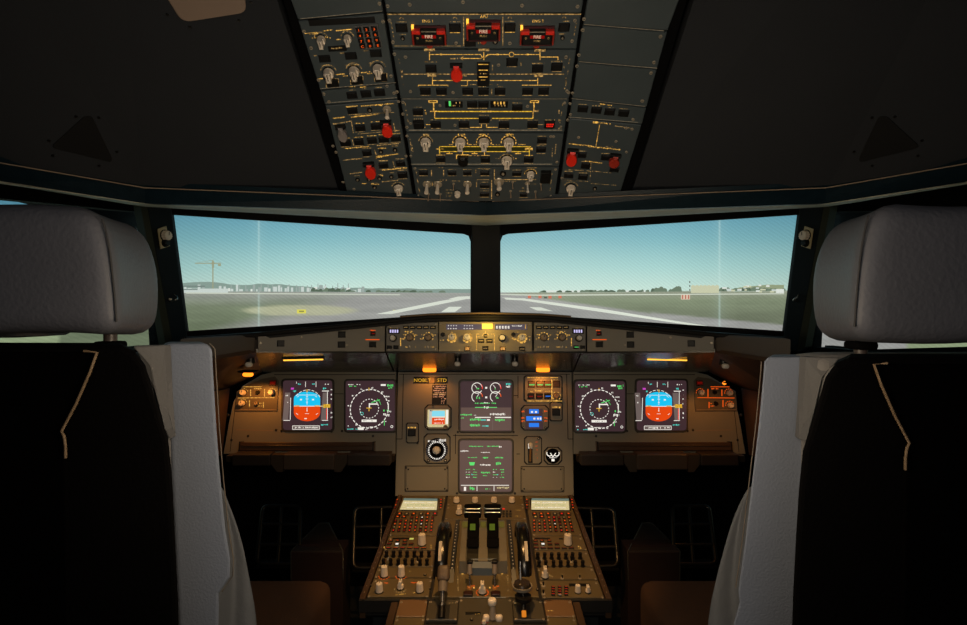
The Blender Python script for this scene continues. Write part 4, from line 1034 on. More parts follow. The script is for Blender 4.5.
for x, y, rr, kd, mm, bs in ((443, 334.6, 2, 'round', BLACK, None), (451.9, 337.6, 3.7, 'round', WHITEK, AMBER), (467.3, 337.6, 3.7, 'round', WHITEK, AMBER), (502.2, 338, 4, 'dual', WHITEK, BLACK), (513.3, 334.6, 2, 'round', BLACK, None), (521.9, 338, 3.9, 'round', WHITEK, AMBER)):
    T.knob(x, y, rr, .016, mm, kd, 'selector_knob', bs)
    if bs is AMBER: T.arc(x, y, rr + 1, 200, 430, 1., AMBER, 4)
for x, y, w_, l_ in ((481.2, 340.8, 6, 1), (489.5, 340.8, 6, 1), (485.4, 348.2, 6, 0), (467.3, 348.7, 5.6, 2), (502.8, 348.7, 5.8, 2), (522, 348.7, 5.8, 0)):
    T.button(x, y, w_, 4.2, ((AMBER, .2, 0), (AMBER, -.15, 0)) if l_ == 2 else ((AMBER, 0, 0),) if l_ == 1 else ((AMBERD, -.1, 0),), COPPER if l_ == 2 else None)
T.button(485.5, 336, 3.4, 3.4, ((AMBER, 0, 0),))
T.line(476.5, 334, 476.5, 350, .6); T.line(476.5, 334, 480, 334, .6); T.line(476.5, 336.8, 480, 336.8, .5); T.line(494.5, 334, 494.5, 350, .6); T.line(491, 334, 494.5, 334, .6); T.arc(485.5, 336, 3, 0, 180, .6); T.line(485.5, 333, 485.5, 331, .5)
T.marks(440.5, 340.2, 446, 340.2, 1); T.marks(459, 349.5, 459.6, 350.5, 1); T.marks(515, 333, 519, 331.5, 1); T.marks(512, 338, 517, 340, 2.5, AMBER); T.marks(528, 336.5, 530.5, 336.5, 1.2); T.marks(528, 340, 530, 340, 1.2); T.marks(498, 332.6, 505, 332.6, .8, AMBERD); T.fill(452, 332.4, 1, .9, AMBER)
T.done()
for sd in (0, 1):
    f_ = (lambda x: x) if sd == 0 else (lambda x: 972 - x)
    xs = lambda *p: [f_(q) for q in p]
    T = Thing(GF, f_(412), 337, 'display_control_unit', 'coaming unit with lilac readout, between the autopilot unit and the %s side panel' % ('left', 'right')[sd], 'control panel', G_GS)
    poly = [(386.5, 351.4), (438, 351.6), (438, 322.5), (386.5, 323.5)]; poly = [(f_(x), y) for x, y in poly]
    T.plate(poly, .004, SHIELD, [(f_(389), 326), (f_(436), 324), (f_(436), 349.5), (f_(389), 349.5)], .001)
    T.display(f_(394), 331, 11.5, 5.6, BLACK, 'readout', .001)
    for k in range(4): T.fill(f_(394) - 3.4 + k * 2.3, 331.2, 1.4, 3, LILAC, .0014)
    T.marks(f_(394) - 4, 328, f_(394) + 4, 328, .7, AMBERD)
    T.knob(f_(393.2), 338.4, 3.9, .016, WHITEK, 'dual', 'pressure_knob', BLACK)
    T.button(f_(389.5), 347.2, 5, 3.6, ((WHITEL, 0, 0),) if 0 else None); T.button(f_(396), 347.2, 5, 3.6, ((GREENL, 0, 0),) if sd else None)
    T.line(f_(400.6), 338, f_(400.6), 346, .8)
    for x in (406, 412.7, 419.4, 426.2, 433): T.button(f_(x), 327.4, 5.6, 3.4, ((AMBERD, 0, 0),))
    for x in (409.8, 428.2):
        T.knob(f_(x), 337.6, 3.4, .013, TAN, 'round', 'mode_knob'); T.arc(f_(x), 337.4, 5.0, -30, 210, .8, AMBER, 2, 14)
        T.marks(f_(x) - 7, 334.5, f_(x) - 3.6, 334.5, .9); T.marks(f_(x) + 3.6, 335, f_(x) + 8, 335, .9); T.marks(f_(x) - 8, 339, f_(x) - 5, 339, .9)
        T.toggle(f_(x), 347.2, .010, .002, CREAM, 'toggle_switch', .0018); T.marks(f_(x) - 6, 347, f_(x) - 2, 347, .9); T.marks(f_(x) + 2.4, 347, f_(x) + 6, 347, .9)
    T.marks(f_(409.8) - 5, 331.6, f_(409.8) + 3, 331.4, 1.1)
    T.done()
    fr = (GL, GR)[sd]; g_ = (lambda x: x) if sd == 0 else (lambda x: MX + 1 - x)
    T = Thing(fr, g_(320), 345, 'coaming_side_panel', 'long grey coaming panel with few square buttons, %s end of the coaming' % ('crane' if not sd else 'striped hut'), 'control panel', G_GS)
    poly = [(g_(258), 350.8), (g_(384.6), 351.6), (g_(384.6), 323.6), (g_(258), 334.4)]
    T.plate(poly, .004, SHIELD, [(g_(260.5), 343), (g_(381.5), 326.5), (g_(301.6), 337.5), (g_(347), 345)], .001)
    T.button(g_(280.7), 343.4, 7.4, 6.4); T.button(g_(341.8), 334.6, 7.4, 6.2); T.button(g_(341.4), 344.6, 7.4, 6.2)
    T.button(g_(372.6), 344.4, 7, 6); T.button(g_(372.9), 333.6, 5, 4.4, ((REDDIM, 0, 0),))
    T.marks(g_(372.9) - 3, 330.4, g_(372.9) + 3, 330.4, 1.2, ORANGE); T.line(g_(372.5) - 7, 339.6, g_(372.5) + 7, 339.6, .8, ORANGE)
    T.done()

# ================================================================== MAIN INSTRUMENT PANEL
Pb = W(CX, 495, 1.85); Pt = W(CX, 372, 1.95)
MP = Fr(Pb, (1, 0, 0), Pt - Pb)
def mplate(cx, cy, poly, name, label, m=INST, th=.006, cat='instrument panel', ch=.002):
    t = Thing(MP, cx, cy, name, label, cat); mb = MB(); mb.prism(t.quad(poly), -.012, th, m, ch); t.part('plate', mb); t.t = th; return t
PL = [(224, 454), (396, 454), (396, 372), (274, 372), (262, 375), (243, 386), (234, 402), (229, 425)]
for sd in (0, 1):
    f_ = (lambda x: x) if sd == 0 else (lambda x: 969 - x)
    T = mplate(f_(310), 415, [(f_(x), y) for x, y in PL], 'side_instrument_panel', 'grey-brown instrument panel with two displays facing the %s seat' % ('left', 'right')[sd])
    mb = MB()
    for x, y in ((276, 430), (281.5, 431), (331.5, 431.5), (342, 431), (396 - 4, 431), (248, 436), (373, 436), (231.5, 440), (228, 415)):
        a, b = T.L(f_(x), y, T.t); mb.cyl(a, b, .0052, .004, T.t - .001, T.t + .0015, INSTD, 12); mb.cyl(a, b, .0026, .0022, T.t + .001, T.t + .0022, BLACK, 8)
    T.part('screw', mb)
    GV = mat('groove', (.008, .007, .006), .8); T.letn = 'groove'
    T.line(f_(274), 374.6, f_(395), 374.6, .7, GV); T.line(f_(333), 393.8, f_(343.5), 393.8, .6, GV); T.line(f_(390), 430, f_(395), 430, .6, GV)
    T.line(f_(281), 375, f_(278), 452, .5, GV) if 0 else None
    T.line(f_(236.5), 395, f_(230), 452, .6, GV); T.line(f_(392), 394, f_(395.5), 394, .6, GV)
    T.line(f_(236), 429.8, f_(273), 430.6, .9, TAN); T.line(f_(351), 431.8, f_(388), 432.2, .9, INSTD)
    T.done()
PC = [(394.5, 495.5), (574, 495.5), (573.2, 372), (396.4, 372)]
T = mplate(485, 434, [(395.5, 495.8), (573.5, 495.8), (571.5, 372.4), (398.2, 372.4)], 'centre_instrument_panel', 'grey-brown central instrument panel holding two stacked displays above the pedestal', INST, .009)
mb = MB()
for x, y in ((457.8, 432), (513.6, 432), (457, 493.4), (515, 493.4), (405.5, 489.7), (446.5, 490.3), (406, 467.7), (447, 468), (522.6, 468.6), (561.4, 468.8), (522.6, 490.8), (562.6, 490.6), (417.5, 443)):
    a, b = T.L(x, y, T.t); mb.cyl(a, b, .0050, .004, T.t - .001, T.t + .0015, INSTD, 12); mb.cyl(a, b, .0025, .0022, T.t + .001, T.t + .0022, BLACK, 8)
T.part('screw', mb); T.letn = 'groove'
for x0, y0, x1, y1 in ((405, 466, 448, 466), (405, 466, 405, 491.5), (405, 491.5, 448, 491.5), (448, 466, 448, 491.5), (521, 466.6, 564, 466.6), (521, 466.6, 521, 492), (521, 492, 564, 492), (564, 466.6, 564, 492), (455.5, 434, 455.5, 454), (516.5, 454, 520, 454), (513, 395.6, 518, 395.6), (518, 376, 518, 398), (453, 435.5, 518, 435.5), (403.4, 374, 402, 439), (402, 439, 396.4, 439), (566.6, 374, 568, 439), (568, 439, 573, 439), (399, 374.2, 570, 374.2)):
    T.line(x0, y0, x1, y1, .7, GV)
T.done()
for cx in (426.5, 542.5):
    t = Thing(MP, cx, 479, 'blank_cover', 'blank rectangular cover plate below the %s' % ('round compass dial' if cx < 480 else 'round pressure gauge'), 'cover', 'blank covers on the centre panel', .009); t.t = .003
    m_ = MB(); a, b, w_, h_ = t.R(cx, 479, 40, 23, 0); m_.box(0, 0, w_, h_, -.001, .003, INST, .001); t.part('plate', m_)
    m_ = MB()
    for sx in (-1, 1):
        for sy in (-1, 1): m_.cyl(sx * w_ * .46, sy * h_ * .42, .003, .0025, .003, .0042, BLACK, 8)
    t.part('screw', m_)

def rsq(t, x0, y0, x1, y1, r, h=0):
    return rounded(t.quad([(x0, y1), (x1, y1), (x1, y0), (x0, y0)], h), r, 5)
G_DU = 'square glass displays'
def display_unit(x0, y0, x1, y1, label, h0, sm=SCR):
    t = Thing(MP, (x0 + x1) / 2, (y0 + y1) / 2, 'display_unit', label, 'display', G_DU, h0)
    mb = MB(); mb.prism(rsq(t, x0 - 2.0, y0 - 2.0, x1 + 2.0, y1 + 2.0, .016), .0002, .004, INSTD, .002); t.part('bezel', mb)
    mb = MB(); mb.prism(rsq(t, x0, y0, x1, y1, .012), .003, .0055, sm, .0006); t.scr = t.part('screen', mb)
    t.t = .0055; t.letn = 'symbology'; return t
def pfd(t, X, Y):
    """attitude display drawn around (X, Y), 49 x 49 px"""
    r = random.Random(2)
    for px0, x1, sgn, m in ((X - 13.2, X + 13.2, 1, SKYB), (X - 13.2, X + 13.2, -1, GNDO)):
        pts = []
        y0 = Y + .4
        if sgn > 0:
            pts = [(X - 13.2, y0), (X + 13.2, y0), (X + 13.2, Y - 7)] + [(X + 13.2 * math.cos(a), Y - 7 - 7 * math.sin(a)) for a in [math.pi * k / 12 for k in range(1, 12)]] + [(X - 13.2, Y - 7)]
        else:
            pts = [(X - 13.2, Y + 7)] + [(X - 13.2 * math.cos(a), Y + 7 + 8.6 * math.sin(a)) for a in [math.pi * k / 12 for k in range(1, 12)]] + [(X + 13.2, Y + 7), (X + 13.2, y0), (X - 13.2, y0)]
        t.let.poly([t.L(x, y, t.t + .0003) for x, y in pts], t.t + .0003, m)
    t.line(X - 13, Y + .6, X + 20, Y + .6, .6, WHITEL); t.line(X - 12.5, Y + .3, X - 7.5, Y + .3, 1.2, YELLOW); t.line(X + 7.5, Y + .3, X + 12.5, Y + .3, 1.2, YELLOW)
    for x in (X - 22.5, X + 15.5): t.fill(x + 2, Y + 1, 5.4, 28, GREYL, .0003)
    t.line(X - 16.3, Y - 8, X - 16.8, Y + 14, .6, WHITEL); t.line(X - 23.5, Y + 14.8, X - 17, Y + 14.8, .6, WHITEL)
    t.line(X + 20.4, Y - 14, X + 20.4, Y + 14, .6, WHITEL); t.line(X + 15, Y + 14.8, X + 21, Y + 14.8, .6, WHITEL); t.line(X + 19.6, Y + 3, X + 19.6, Y + 14, .8, REDLIT)
    t.fill(X + 19.8, Y + .3, 7, 3.6, YELLOW, .0008); t.marks(X + 14, Y + .3, X + 20, Y + .3, 2, YELLOW)
    t.arc(X, Y - 1.2, 14.4, 30, 150, .6, WHITEL, 3, 21); t.fill(X, Y - 14.6, 1.4, 3, YELLOW, .0008)
    for k in (-1, 1):
        t.fill(X + k * 6, Y - 6, 2, 1.4, WHITEL, .0007); t.line(X + k * 9, Y + 9, X + k * 11, Y + 7.6, .5, WHITEL); t.line(X + k * 10, Y - 8.5, X + k * 8, Y - 9.5, .4, WHITEL)
    for y, w_ in ((-9, 2), (-6.6, 3), (-3.4, 2), (-1.6, 1.4), (5, 1), (8, 4)): t.line(X - w_ / 2, Y + y, X + w_ / 2, Y + y, .4, WHITEL)
    t.line(X, Y - 12, X, Y - 2, .4, WHITEL); t.line(X, Y + 2, X, Y + 6, .6, WHITEL); t.fill(X - 1.4, Y + 13, 2.4, 1, WHITEL, .0008); t.line(X - 10, Y - 10.6, X + 10, Y - 10.6, .4, WHITEL)
    for x in (-10.5, -1.5, 9): t.line(X + x, Y - 24, X + x, Y - 18.5 if x > -9 else Y - 22, .5, WHITEL)
    t.marks(X - 9, Y - 21.5, X - 6, Y - 21.5, 1.6, CYAN); t.marks(X + 4, Y - 21.5, X + 8, Y - 21.5, 1.6, CYAN); t.marks(X + 18, Y - 21.3, X + 23, Y - 21.3, 1.2, WHITEL); t.fill(X - 14.6, Y - 17, 3, 1.8, MAG, .0006)
    t.marks(X - 14, Y - 14.5, X - 11, Y - 14.5, 1.8, CYAN); t.marks(X + 16, Y - 17, X + 21, Y - 17, 2.2, CYAN); t.line(X + 15, Y - 14.6, X + 22, Y - 14.6, .8, WHITEL)
    t.marks(X + 14, Y + 19.2, X + 21, Y + 19.2, 1.4, CYAN, .9)
    for k in range(-3, 4): t.marks(X + 23.8, Y - 2 + k * 4.6, X + 25.2, Y - 2 + k * 4.6, 1.6, WHITEL)
    for k in range(4): t.marks(X - 22.5, Y - 10 + k * 7, X - 19, Y - 10 + k * 7, 1.4, WHITEL if k < 2 else GREYL)
    t.fill(X - 1, Y + 22, 27, 3.6, GREYL, .0003); t.box_line(X - 14.5, Y + 20.2, X + 12.5, Y + 23.8, .5, WHITEL); t.marks(X - 12, Y + 22, X + 11, Y + 22, 1.6, WHITEL)
def nd(t, X, Y):
    t.arc(X, Y, 19, 0, 360, .9, WHITEL, 3, 90); t.arc(X, Y, 9.4, 0, 360, .7, WHITEL, 2, 40)
    for k in range(12):
        a = math.radians(k * 30 + 8); t.marks(X + 21 * math.cos(a) - .8, Y + 21 * math.sin(a), X + 21 * math.cos(a) + .9, Y + 21 * math.sin(a), 1.5, WHITEL, .9)
    t.line(X - .3, Y - 21, X - .3, Y - 18, .8, YELLOW); t.line(X + .1, Y - 5.4, X + .1, Y - .4, 1.2, WHITEL); t.line(X, Y - 4.5, X + 8.6, Y - 4.6, 1.2, WHITEL); t.line(X + 2, Y - 6, X + 10.5, Y - 8.8, .7, GREENL); t.arc(X, Y, 12, 20, 52, .6, GREENL, 3)
    t.line(X - 3, Y - .6, X + 2.4, Y - .6, .8, YELLOW); t.line(X - .3, Y - .6, X - .3, Y + 2.6, .9, YELLOW); t.arc(X - 7.4, Y + 5, 1.4, 0, 360, .4, CYAN)
    t.fill(X - .2, Y + 12.2, 15, 2.4, WHITEL, .0004); t.marks(X - 6, Y + 12.2, X + 6, Y + 12.2, .8, BLACK, .5)
    t.marks(X - 21, Y - 24, X - 9, Y - 24, 1, WHITEL); t.marks(X - 20, Y - 22.3, X - 12, Y - 22.3, 1, GREENL)
    t.fill(X + 14, Y - 23.6, 5, 1.8, WHITEL, .0004); t.marks(X + 18, Y - 23, X + 24, Y - 23, 2.4, GREENL); t.marks(X + 19, Y - 20.6, X + 23, Y - 20.6, 1.6, GREENL)
    t.marks(X + 15, Y - 12, X + 20, Y - 12, 1.6, WHITEL); t.line(X + 19, Y - 5, X + 19, Y + 1, .9, WHITEL); t.marks(X + 14, Y + 2, X + 20, Y + 2, 1.8, GREENL); t.marks(X + 14, Y + 6, X + 20, Y + 6.4, 2.6, WHITEL); t.line(X + 15, Y + 11, X + 15, Y + 17, .6, GREENL)
    t.marks(X - 22, Y + 20.5, X - 10, Y + 20.5, 1.1, CYAN); t.fill(X - 8.5, Y + 20, 6, 2.6, WHITEL, .0004); t.marks(X - 3, Y + 18.6, X + 4, Y + 18.6, 1.2, WHITEL); t.arc(X + 22.5, Y + 18, 1.1, 0, 360, .5, WHITEL)
    t.marks(X - 23, Y + 17.3, X - 20.6, Y + 17.3, 1.2, WHITEL)
SP = mat('dummy', (.1, .1, .1))
t = display_unit(283.5, 380.6, 332.5, 430, 'attitude display, blue over orange ball, in front of the left seat', .006); pfd(t, 307, 405.6); t.done(t.scr)
t = display_unit(636.5, 380.6, 686, 430.4, 'attitude display, blue over orange ball, in front of the right seat', .006); pfd(t, 658.8, 405.8); t.done(t.scr)
t = display_unit(346, 381, 395, 430.8, 'navigation display with dotted compass ring, in front of the left seat', .006); nd(t, 369.3, 408.6); t.done(t.scr)
t = display_unit(575, 381.4, 624.6, 431.4, 'navigation display with dotted compass ring, in front of the right seat', .006); nd(t, 599.3, 409); t.done(t.scr)
t = display_unit(460.4, 381.4, 511.6, 431, 'engine display with four small round dials, uppermost on the centre panel', .009)
t.fill(486, 419, 50.4, 23, SCR2, .0002)
for x in (477, 495.5):
    t.arc(x, 388, 5.2, 10, 330, .7, WHITEL, 0, 20); t.arc(x, 388, 5.4, -10, 40, .9, REDLIT, 0, 5); t.marks(x - 2, 388.6, x + 2, 388.6, 2, GREENL); t.line(x, 388, x - 2.4, 385, .5, WHITEL)
    t.arc(x, 396.8, 5.2, 30, 240, .7, WHITEL, 0, 14); t.arc(x, 396.8, 5.4, 0, 50, .7, ORANGE, 0, 5); t.marks(x - 2, 398, x + 3, 398, 2.2, GREENL); t.line(x, 396.8, x + 2, 393.6, .5, WHITEL)
for y in (387.8, 397.4): t.fill(486.2, y, 2, 1.8, WHITEL)
t.marks(475, 403.2, 498, 403.2, 1.2, GREENL); t.marks(484, 402.8, 489, 402.8, 1.4, WHITEL); t.line(475, 407.4, 497, 407.4, .7, GREENL); t.marks(484, 407.4, 489, 407.4, 2.2, WHITEL); t.marks(506, 384, 511, 384, 2, CYAN, .9); t.marks(506, 386.8, 510, 386.8, 2.2, WHITEL, .9)
t.marks(460.6, 414.8, 472, 414.8, 1.4, GREENL); t.marks(474, 415.3, 477, 415.3, .8, WHITEL); t.marks(490, 414.2, 505, 414.2, 2.2, WHITEL, .8)
t.line(475, 417.4, 490.6, 417.4, .9, WHITEL); t.line(495, 417.4, 511, 417.4, 1, WHITEL); t.marks(461, 418, 464, 418, 1.2, GREENL)
t.marks(470, 419.6, 481, 419.6, 2.6, GREENL, 1); t.line(481, 420, 486, 420, 1, CYAN); t.fill(488.4, 420, 3, 1.6, WHITEL); t.marks(495, 420, 505, 420, 2.4, GREENL, 1); t.marks(470, 425.2, 480, 425.2, 2.8, GREENL, .9); t.line(482, 426, 485, 426, .6, CYAN); t.fill(487, 426, 3, 1.2, CYAN); t.line(492.6, 420, 492.6, 430, .4, GREYL)
t.done(t.scr)
t = display_unit(459.8, 440.4, 511.8, 491.6, 'system status display with rows of green text, lower of the two centre displays', .009, SCR2)
for x0, x1, y, h_, m_ in ((469, 483, 446.3, .9, GREENL), (487, 499, 446.3, .9, GREENL), (499, 501.5, 446.5, 2.2, WHITEL), (460.6, 468.5, 451, 1.6, WHITEL), (481, 490, 452.4, .9, WHITEL), (468, 477, 457.5, .7, GREENL), (483, 488, 457.6, 2, GREENL), (495, 503, 457.7, 1.4, GREENL), (480, 490.5, 465, 1.6, WHITEL), (481, 490, 472.6, 1.8, GREENL), (483, 487, 475.6, .7, GREENL), (496, 501, 463.5, 3, GREENL)): t.marks(x0, y, x1, y, h_, m_, .85)
t.let.poly([t.L(x, y, t.t + .0004) for x, y in ((470, 465.4), (474, 465.4), (475, 462.2), (469, 462.2))], t.t + .0004, GREENL)
for x0 in (466, 493):
    for k in range(4): t.marks(x0, 469.5 + k * 2.6, x0 + 4, 469.5 + k * 2.6, .9, WHITEL if k % 2 else GREENL); t.marks(x0 + 7, 469.5 + k * 2.6, x0 + 11, 469.5 + k * 2.6, .9, GREENL); t.marks(x0 + 4, 474.5, x0 + 7, 474.5, 1.4, CYAN)
t.line(461, 485.3, 509, 485.3, .6, WHITEL); t.line(477, 486, 477, 491, .6, WHITEL); t.line(494, 486, 494, 491, .6, WHITEL); t.fill(465, 488.8, 2.2, 4, WHITEL); t.marks(468.5, 488.4, 474.5, 488.4, 3.2, GREENL); t.marks(483, 489, 490, 489, 1, GREENL); t.marks(497, 487.7, 509, 487.7, 2, CREAMS, .9)
t.done(t.scr)

# side switch panels next to the outer displays
for sd in (0, 1):
    f_ = (lambda x: x) if sd == 0 else (lambda x: 972.5 - x)
    T = Thing(MP, f_(256), 394, 'lighting_switch_panel', 'small orange-lit knob panel %s' % ('below the bright amber lamp by the left seat' if not sd else 'at the outer end of the right seat\'s displays'), 'control panel', 'knob panels beside the outer displays', .006)
    T.plate([(f_(235.5), 411.5), (f_(277.5), 411.5), (f_(279), 381), (f_(275), 376.6), (f_(262), 379), (f_(248), 385), (f_(237), 391.5)], .003, mat('switch_plate', (.12, .10, .075), .45), (), .001)
    am = AMBER if not sd else ORANGE
    T.button(f_(273), 383, 7, 5.4, ((REDDIM, 0, 0),), DRED)
    for x, y, l_ in ((243.6, 392.8, 0), (272, 392.6, 0), (242.6, 403.4, 0)) if not sd else ((243.6, 393.2, 0), (272, 392.8, 0), (242.6, 405.4, 0)):
        T.knob(f_(x), y, 2.9, .016, CREAM, 'round', 'rotary_knob'); T.arc(f_(x), y, 4.2, 20, 200, .7, am, 2, 12)
    T.knob(f_(258), 392.4, 2, .010, BLACK, 'round', 'rotary_knob'); T.knob(f_(256.7), 403.6, 2, .010, BLACK if sd else TAN, 'round', 'rotary_knob')
    T.line(f_(243), 386.8, f_(262), 386.8, .6, am); T.line(f_(250.6), 389.5, f_(250.6), 396, .8, am); T.line(f_(264.5), 389, f_(264.5), 397, .8, am); T.line(f_(238), 398, f_(275), 397.6, .6, am)
    T.line(f_(249.5), 400, f_(249.5), 407, .8, am); T.line(f_(263.4), 402, f_(263.4), 408, .8, am); T.line(f_(235.8), 409.4, f_(276), 409.6, .6, TAN)
    T.marks(f_(254), 388.6, f_(262), 388.6, 1.4, am) if not sd else T.marks(f_(261), 388.6, f_(254), 388.6, 1.4, am)
    T.marks(min(f_(258), f_(262)), 403.4, max(f_(258), f_(262)), 403.4, 1, am); T.marks(min(f_(258), f_(262)), 406, max(f_(258), f_(262)), 406, 1, am)
    T.done()

# centre panel instruments, left of the stacked displays
H9 = .009
T = Thing(MP, 430, 380, 'lit_message_strip', 'black strip with glowing amber letters under the inner amber lamp', 'indicator', None, H9); T.t = .003
m_ = MB(); a, b, w_, h_ = T.R(430.6, 380.2, 34, 6.6, 0); m_.box(a, b, w_, h_, -.001, .003, BLACK, .001); T.part('housing', m_)
T.t = .003; T.text('NOBLT', 422.3, 380.4, 3.6, YELLOW, 1.1); T.text('STD', 442, 380.4, 3.6, YELLOW, 1.1); T.fill(431.8, 380.2, 5, 6, mat('strip_mid', (.2, .15, .1), .6)); T.done()
T = Thing(MP, 439.5, 394, 'checklist_placard', 'small dark placard with orange writing above the standby attitude display', 'placard', None, H9)
m_ = MB(); a, b, w_, h_ = T.R(439.4, 394.5, 14.6, 19.5, 0); m_.box(a, b, w_, h_, -.001, .0012, BLACK, .0003); T.part('plate', m_); T.t = .0012
for k in range(9): T.marks(433.2 + (k > 5) * 8, 386.3 + k * 2.1, 446 - (k % 3), 386.3 + k * 2.1, 1.4, emis('placard_peach', s2l(214, 150, 110), .9, False, .4), .75)
T.line(433, 394, 446, 394, .8, AMBERD); T.done()
def bezel_unit(cx, cy, x0, y0, x1, y1, name, label, cat, grp=None, cut=.012, m=None):
    t = Thing(MP, cx, cy, name, label, cat, grp, H9); mb = MB(); mb.prism(rounded(t.quad([(x0, y1), (x1, y1), (x1, y0), (x0, y0)]), cut, 1), .0002, .0025, BLACK, .0005)
    mb.prism(rounded(t.quad([(x0 + 1, y1 - 1), (x1 - 1, y1 - 1), (x1 - 1, y0 + 1), (x0 + 1, y0 + 1)]), cut, 1), .001, .0055, m or INST, .001)
    t.part('bezel', mb); t.t = .0055; return t
T = bezel_unit(438, 417, 424.5, 404.5, 451.6, 430.4, 'standby_attitude_display', 'small square standby display with pale blue and orange halves', 'instrument')
T.display(438, 418.4, 21, 17.6, CREAMS, 'screen', .001); z = .0014
T.fill(438.4, 413.6, 13, 5.6, emis('pale_sky', s2l(130, 215, 235), 1.), z); T.fill(438.4, 421, 13, 6.6, GNDO, z); T.fill(438.4, 417, 13, .8, WHITEL, z + .0003)
T.lift = .0014; T.marks(433, 419.5, 444, 419.5, 1.8, WHITEL, .6); T.marks(434, 423, 443, 423, 1.2, WHITEL, .5); T.fill(430.5, 417, 2.6, 14, emis('tape_grey', s2l(190, 190, 180), 1.), z); T.marks(430, 410.8, 436, 410.8, 1, BLACK); T.fill(447, 417, 2.4, 14, WHITEL, z)
T.letn = 'symbology'; T.done(); T.knob(445.6, 427.2, 2.2, .012, TAN, 'round', 'rotary_knob'); T.jack(427, 427.6, 1.4, 'screw'); T.jack(433, 406.2, 1.2, 'warning_flag')
T = bezel_unit(437, 448.5, 423.6, 433.4, 450.6, 463.8, 'standby_compass', 'round standby compass dial with a grey ball at its centre', 'instrument')
m_ = MB(); a, b, w_, h_ = T.R(436.8, 449.6, 22.5, 22.5, T.t); m_.cyl(a, b, w_ / 2, w_ / 2, T.t - .001, T.t + .002, MATTE, 32); T.part('dial', m_)
T.t += .002; T.arc(436.8, 450.4, 8.2, 0, 360, 1.5, WHITEL, 2, 60); T.arc(436.8, 450.4, 10.4, 0, 360, .5, GREYL, 2, 60); T.marks(428, 441, 436, 441, 1.6, WHITEL); T.marks(439, 440.6, 446, 440.6, 3, WHITEL, .9); T.letn = 'dial_marking'; T.done()
m_ = MB(); a, b = T.L(436.4, 450.4, T.t); m_.rbox((a, b, T.t), (w_ * .36, w_ * .36, w_ * .36), w_ * .18, mat('ball_grey', (.75, .74, .70), .5), 8); T.part('centre_ball', m_)
for x in (428.4, 445.4): T.jack(x, 460.6, 1.7, 'rotary_knob')
def small_button(cx, cy, x0, y0, x1, y1, label, amb):
    T = bezel_unit(cx, cy, x0, y0, x1, y1, 'square_push_button', label, 'button', 'single square buttons on the centre panel', .005)
    T.button(cx, cy + .6, 8, 7, None, None, 'push_button', .006); (T.marks(cx - 4, cy - 4.4, cx + 4.4, cy - 4.4, 1.5, AMBER, .9) if amb else None); T.done()
small_button(411.8, 432, 406, 422.6, 419, 443.4, 'single square push button beside the standby compass', 1)
small_button(556, 411.6, 549.4, 401.6, 562.6, 421.4, 'single square push button beside the blue clock display', 1)
# right of the stacked displays
T = bezel_unit(543, 388, 523.6, 375.4, 562.4, 401.6, 'landing_gear_indicator_unit', 'orange-lit panel with two rows of small indicators above the blue clock display', 'instrument', None, .006)
for x in (531.6, 539.8, 547.6): T.button(x, 384.2, 7.4, 6.6, ((GREENL, -.1, 0),), mat('amber_cap', (.14, .06, .015), .4))
T.button(556.6, 384.2, 7, 6.8, None, mat('brown_cap', (.06, .03, .012), .5)); 
for x, m_ in ((531, None), (539.4, None), (547.6, BLUEB)): T.button(x, 396, 6.8, 5.8, ((m_, -.05, 0),) if m_ else ((REDDIM, -.1, 0),))
T.knob(556.4, 396.2, 3, .012, TAN, 'round', 'rotary_knob'); T.arc(556.4, 396, 4.2, 0, 360, .7, AMBER, 2, 14)
T.line(527, 377.6, 558, 377.6, .6); T.line(525.6, 389.4, 549, 389.4, .4, AMBERD); T.line(551.8, 379.4, 551.8, 399.6, 1.1); T.line(527, 401.0, 562, 401.0, .8, AMBER); T.marks(535, 379.8, 543, 379.8, .8); T.marks(535, 390.8, 543, 390.8, 1.5); T.marks(529, 391.6, 533, 391.6, 1); T.marks(545, 391.2, 550, 391.2, 1.1); T.marks(553, 379.6, 560, 379.6, 1); T.done()
T = bezel_unit(534, 418, 520.6, 405, 549, 430.6, 'clock', 'small clock display with three blue bands, beside the engine display', 'instrument')
T.display(534, 419, 17.5, 20.6, SCR, 'screen', .0008); z = .0012
for y, w_, h_ in ((411.4, 9.6, 4.4), (418.5, 15.4, 4.6), (425, 10, 4)): T.fill(534, y, w_, h_, BLUEB, z)
for x, y in ((532, 412), (536, 412), (534.4, 418.6), (538, 418.6)): T.fill(x, y, 2, 1.8, WHITEL, z + .0003)
T.fill(540.6, 418.6, 1.6, 2.2, WHITEL, z + .0003)
for x in (523, 545.6):
    for y in (411.4, 418, 421): T.marks(x - 1.4, y, x + 1.6, y, 1.8, ORANGE, .9)
T.letn = 'symbology'; T.done()
for x in (523.4, 545.4): T.jack(x, 427.6, 1.2, 'rotary_knob')
T = bezel_unit(533, 450, 524, 436, 542, 464.6, 'landing_gear_lever', 'landing gear lever, white wheel knob over an orange-lit slot', 'lever', None, .008)
m_ = MB(); a, b, w_, h_ = T.R(530.2, 454, 4.6, 18, T.t); m_.box(a, b, w_, h_, T.t - .001, T.t + .001, BLACK, .0003); T.part('slot', m_)
m_ = MB(); a, b = T.L(530.2, 447, T.t); a2, b2 = T.L(530, 461, T.t); m_.tube([(a2, b2, T.t), (a, b, T.t + .018)], .0035, COPPER, 8); T.part('shaft', m_)
m_ = MB(); a, b = T.L(530.2, 445.4, T.t); m_.rbox((a, b, T.t + .018), (.014, .020, .014), .006, WHITEK, 6); T.part('handle', m_)
T.marks(530, 448, 530.4, 462, 2.4, AMBER, .9); T.fill(530.2, 446, 4, 5, WHITEL, .0012)
for k in range(5): T.marks(535.6, 442 + k * 4, 537.6, 442 + k * 4, .8, ORANGE)
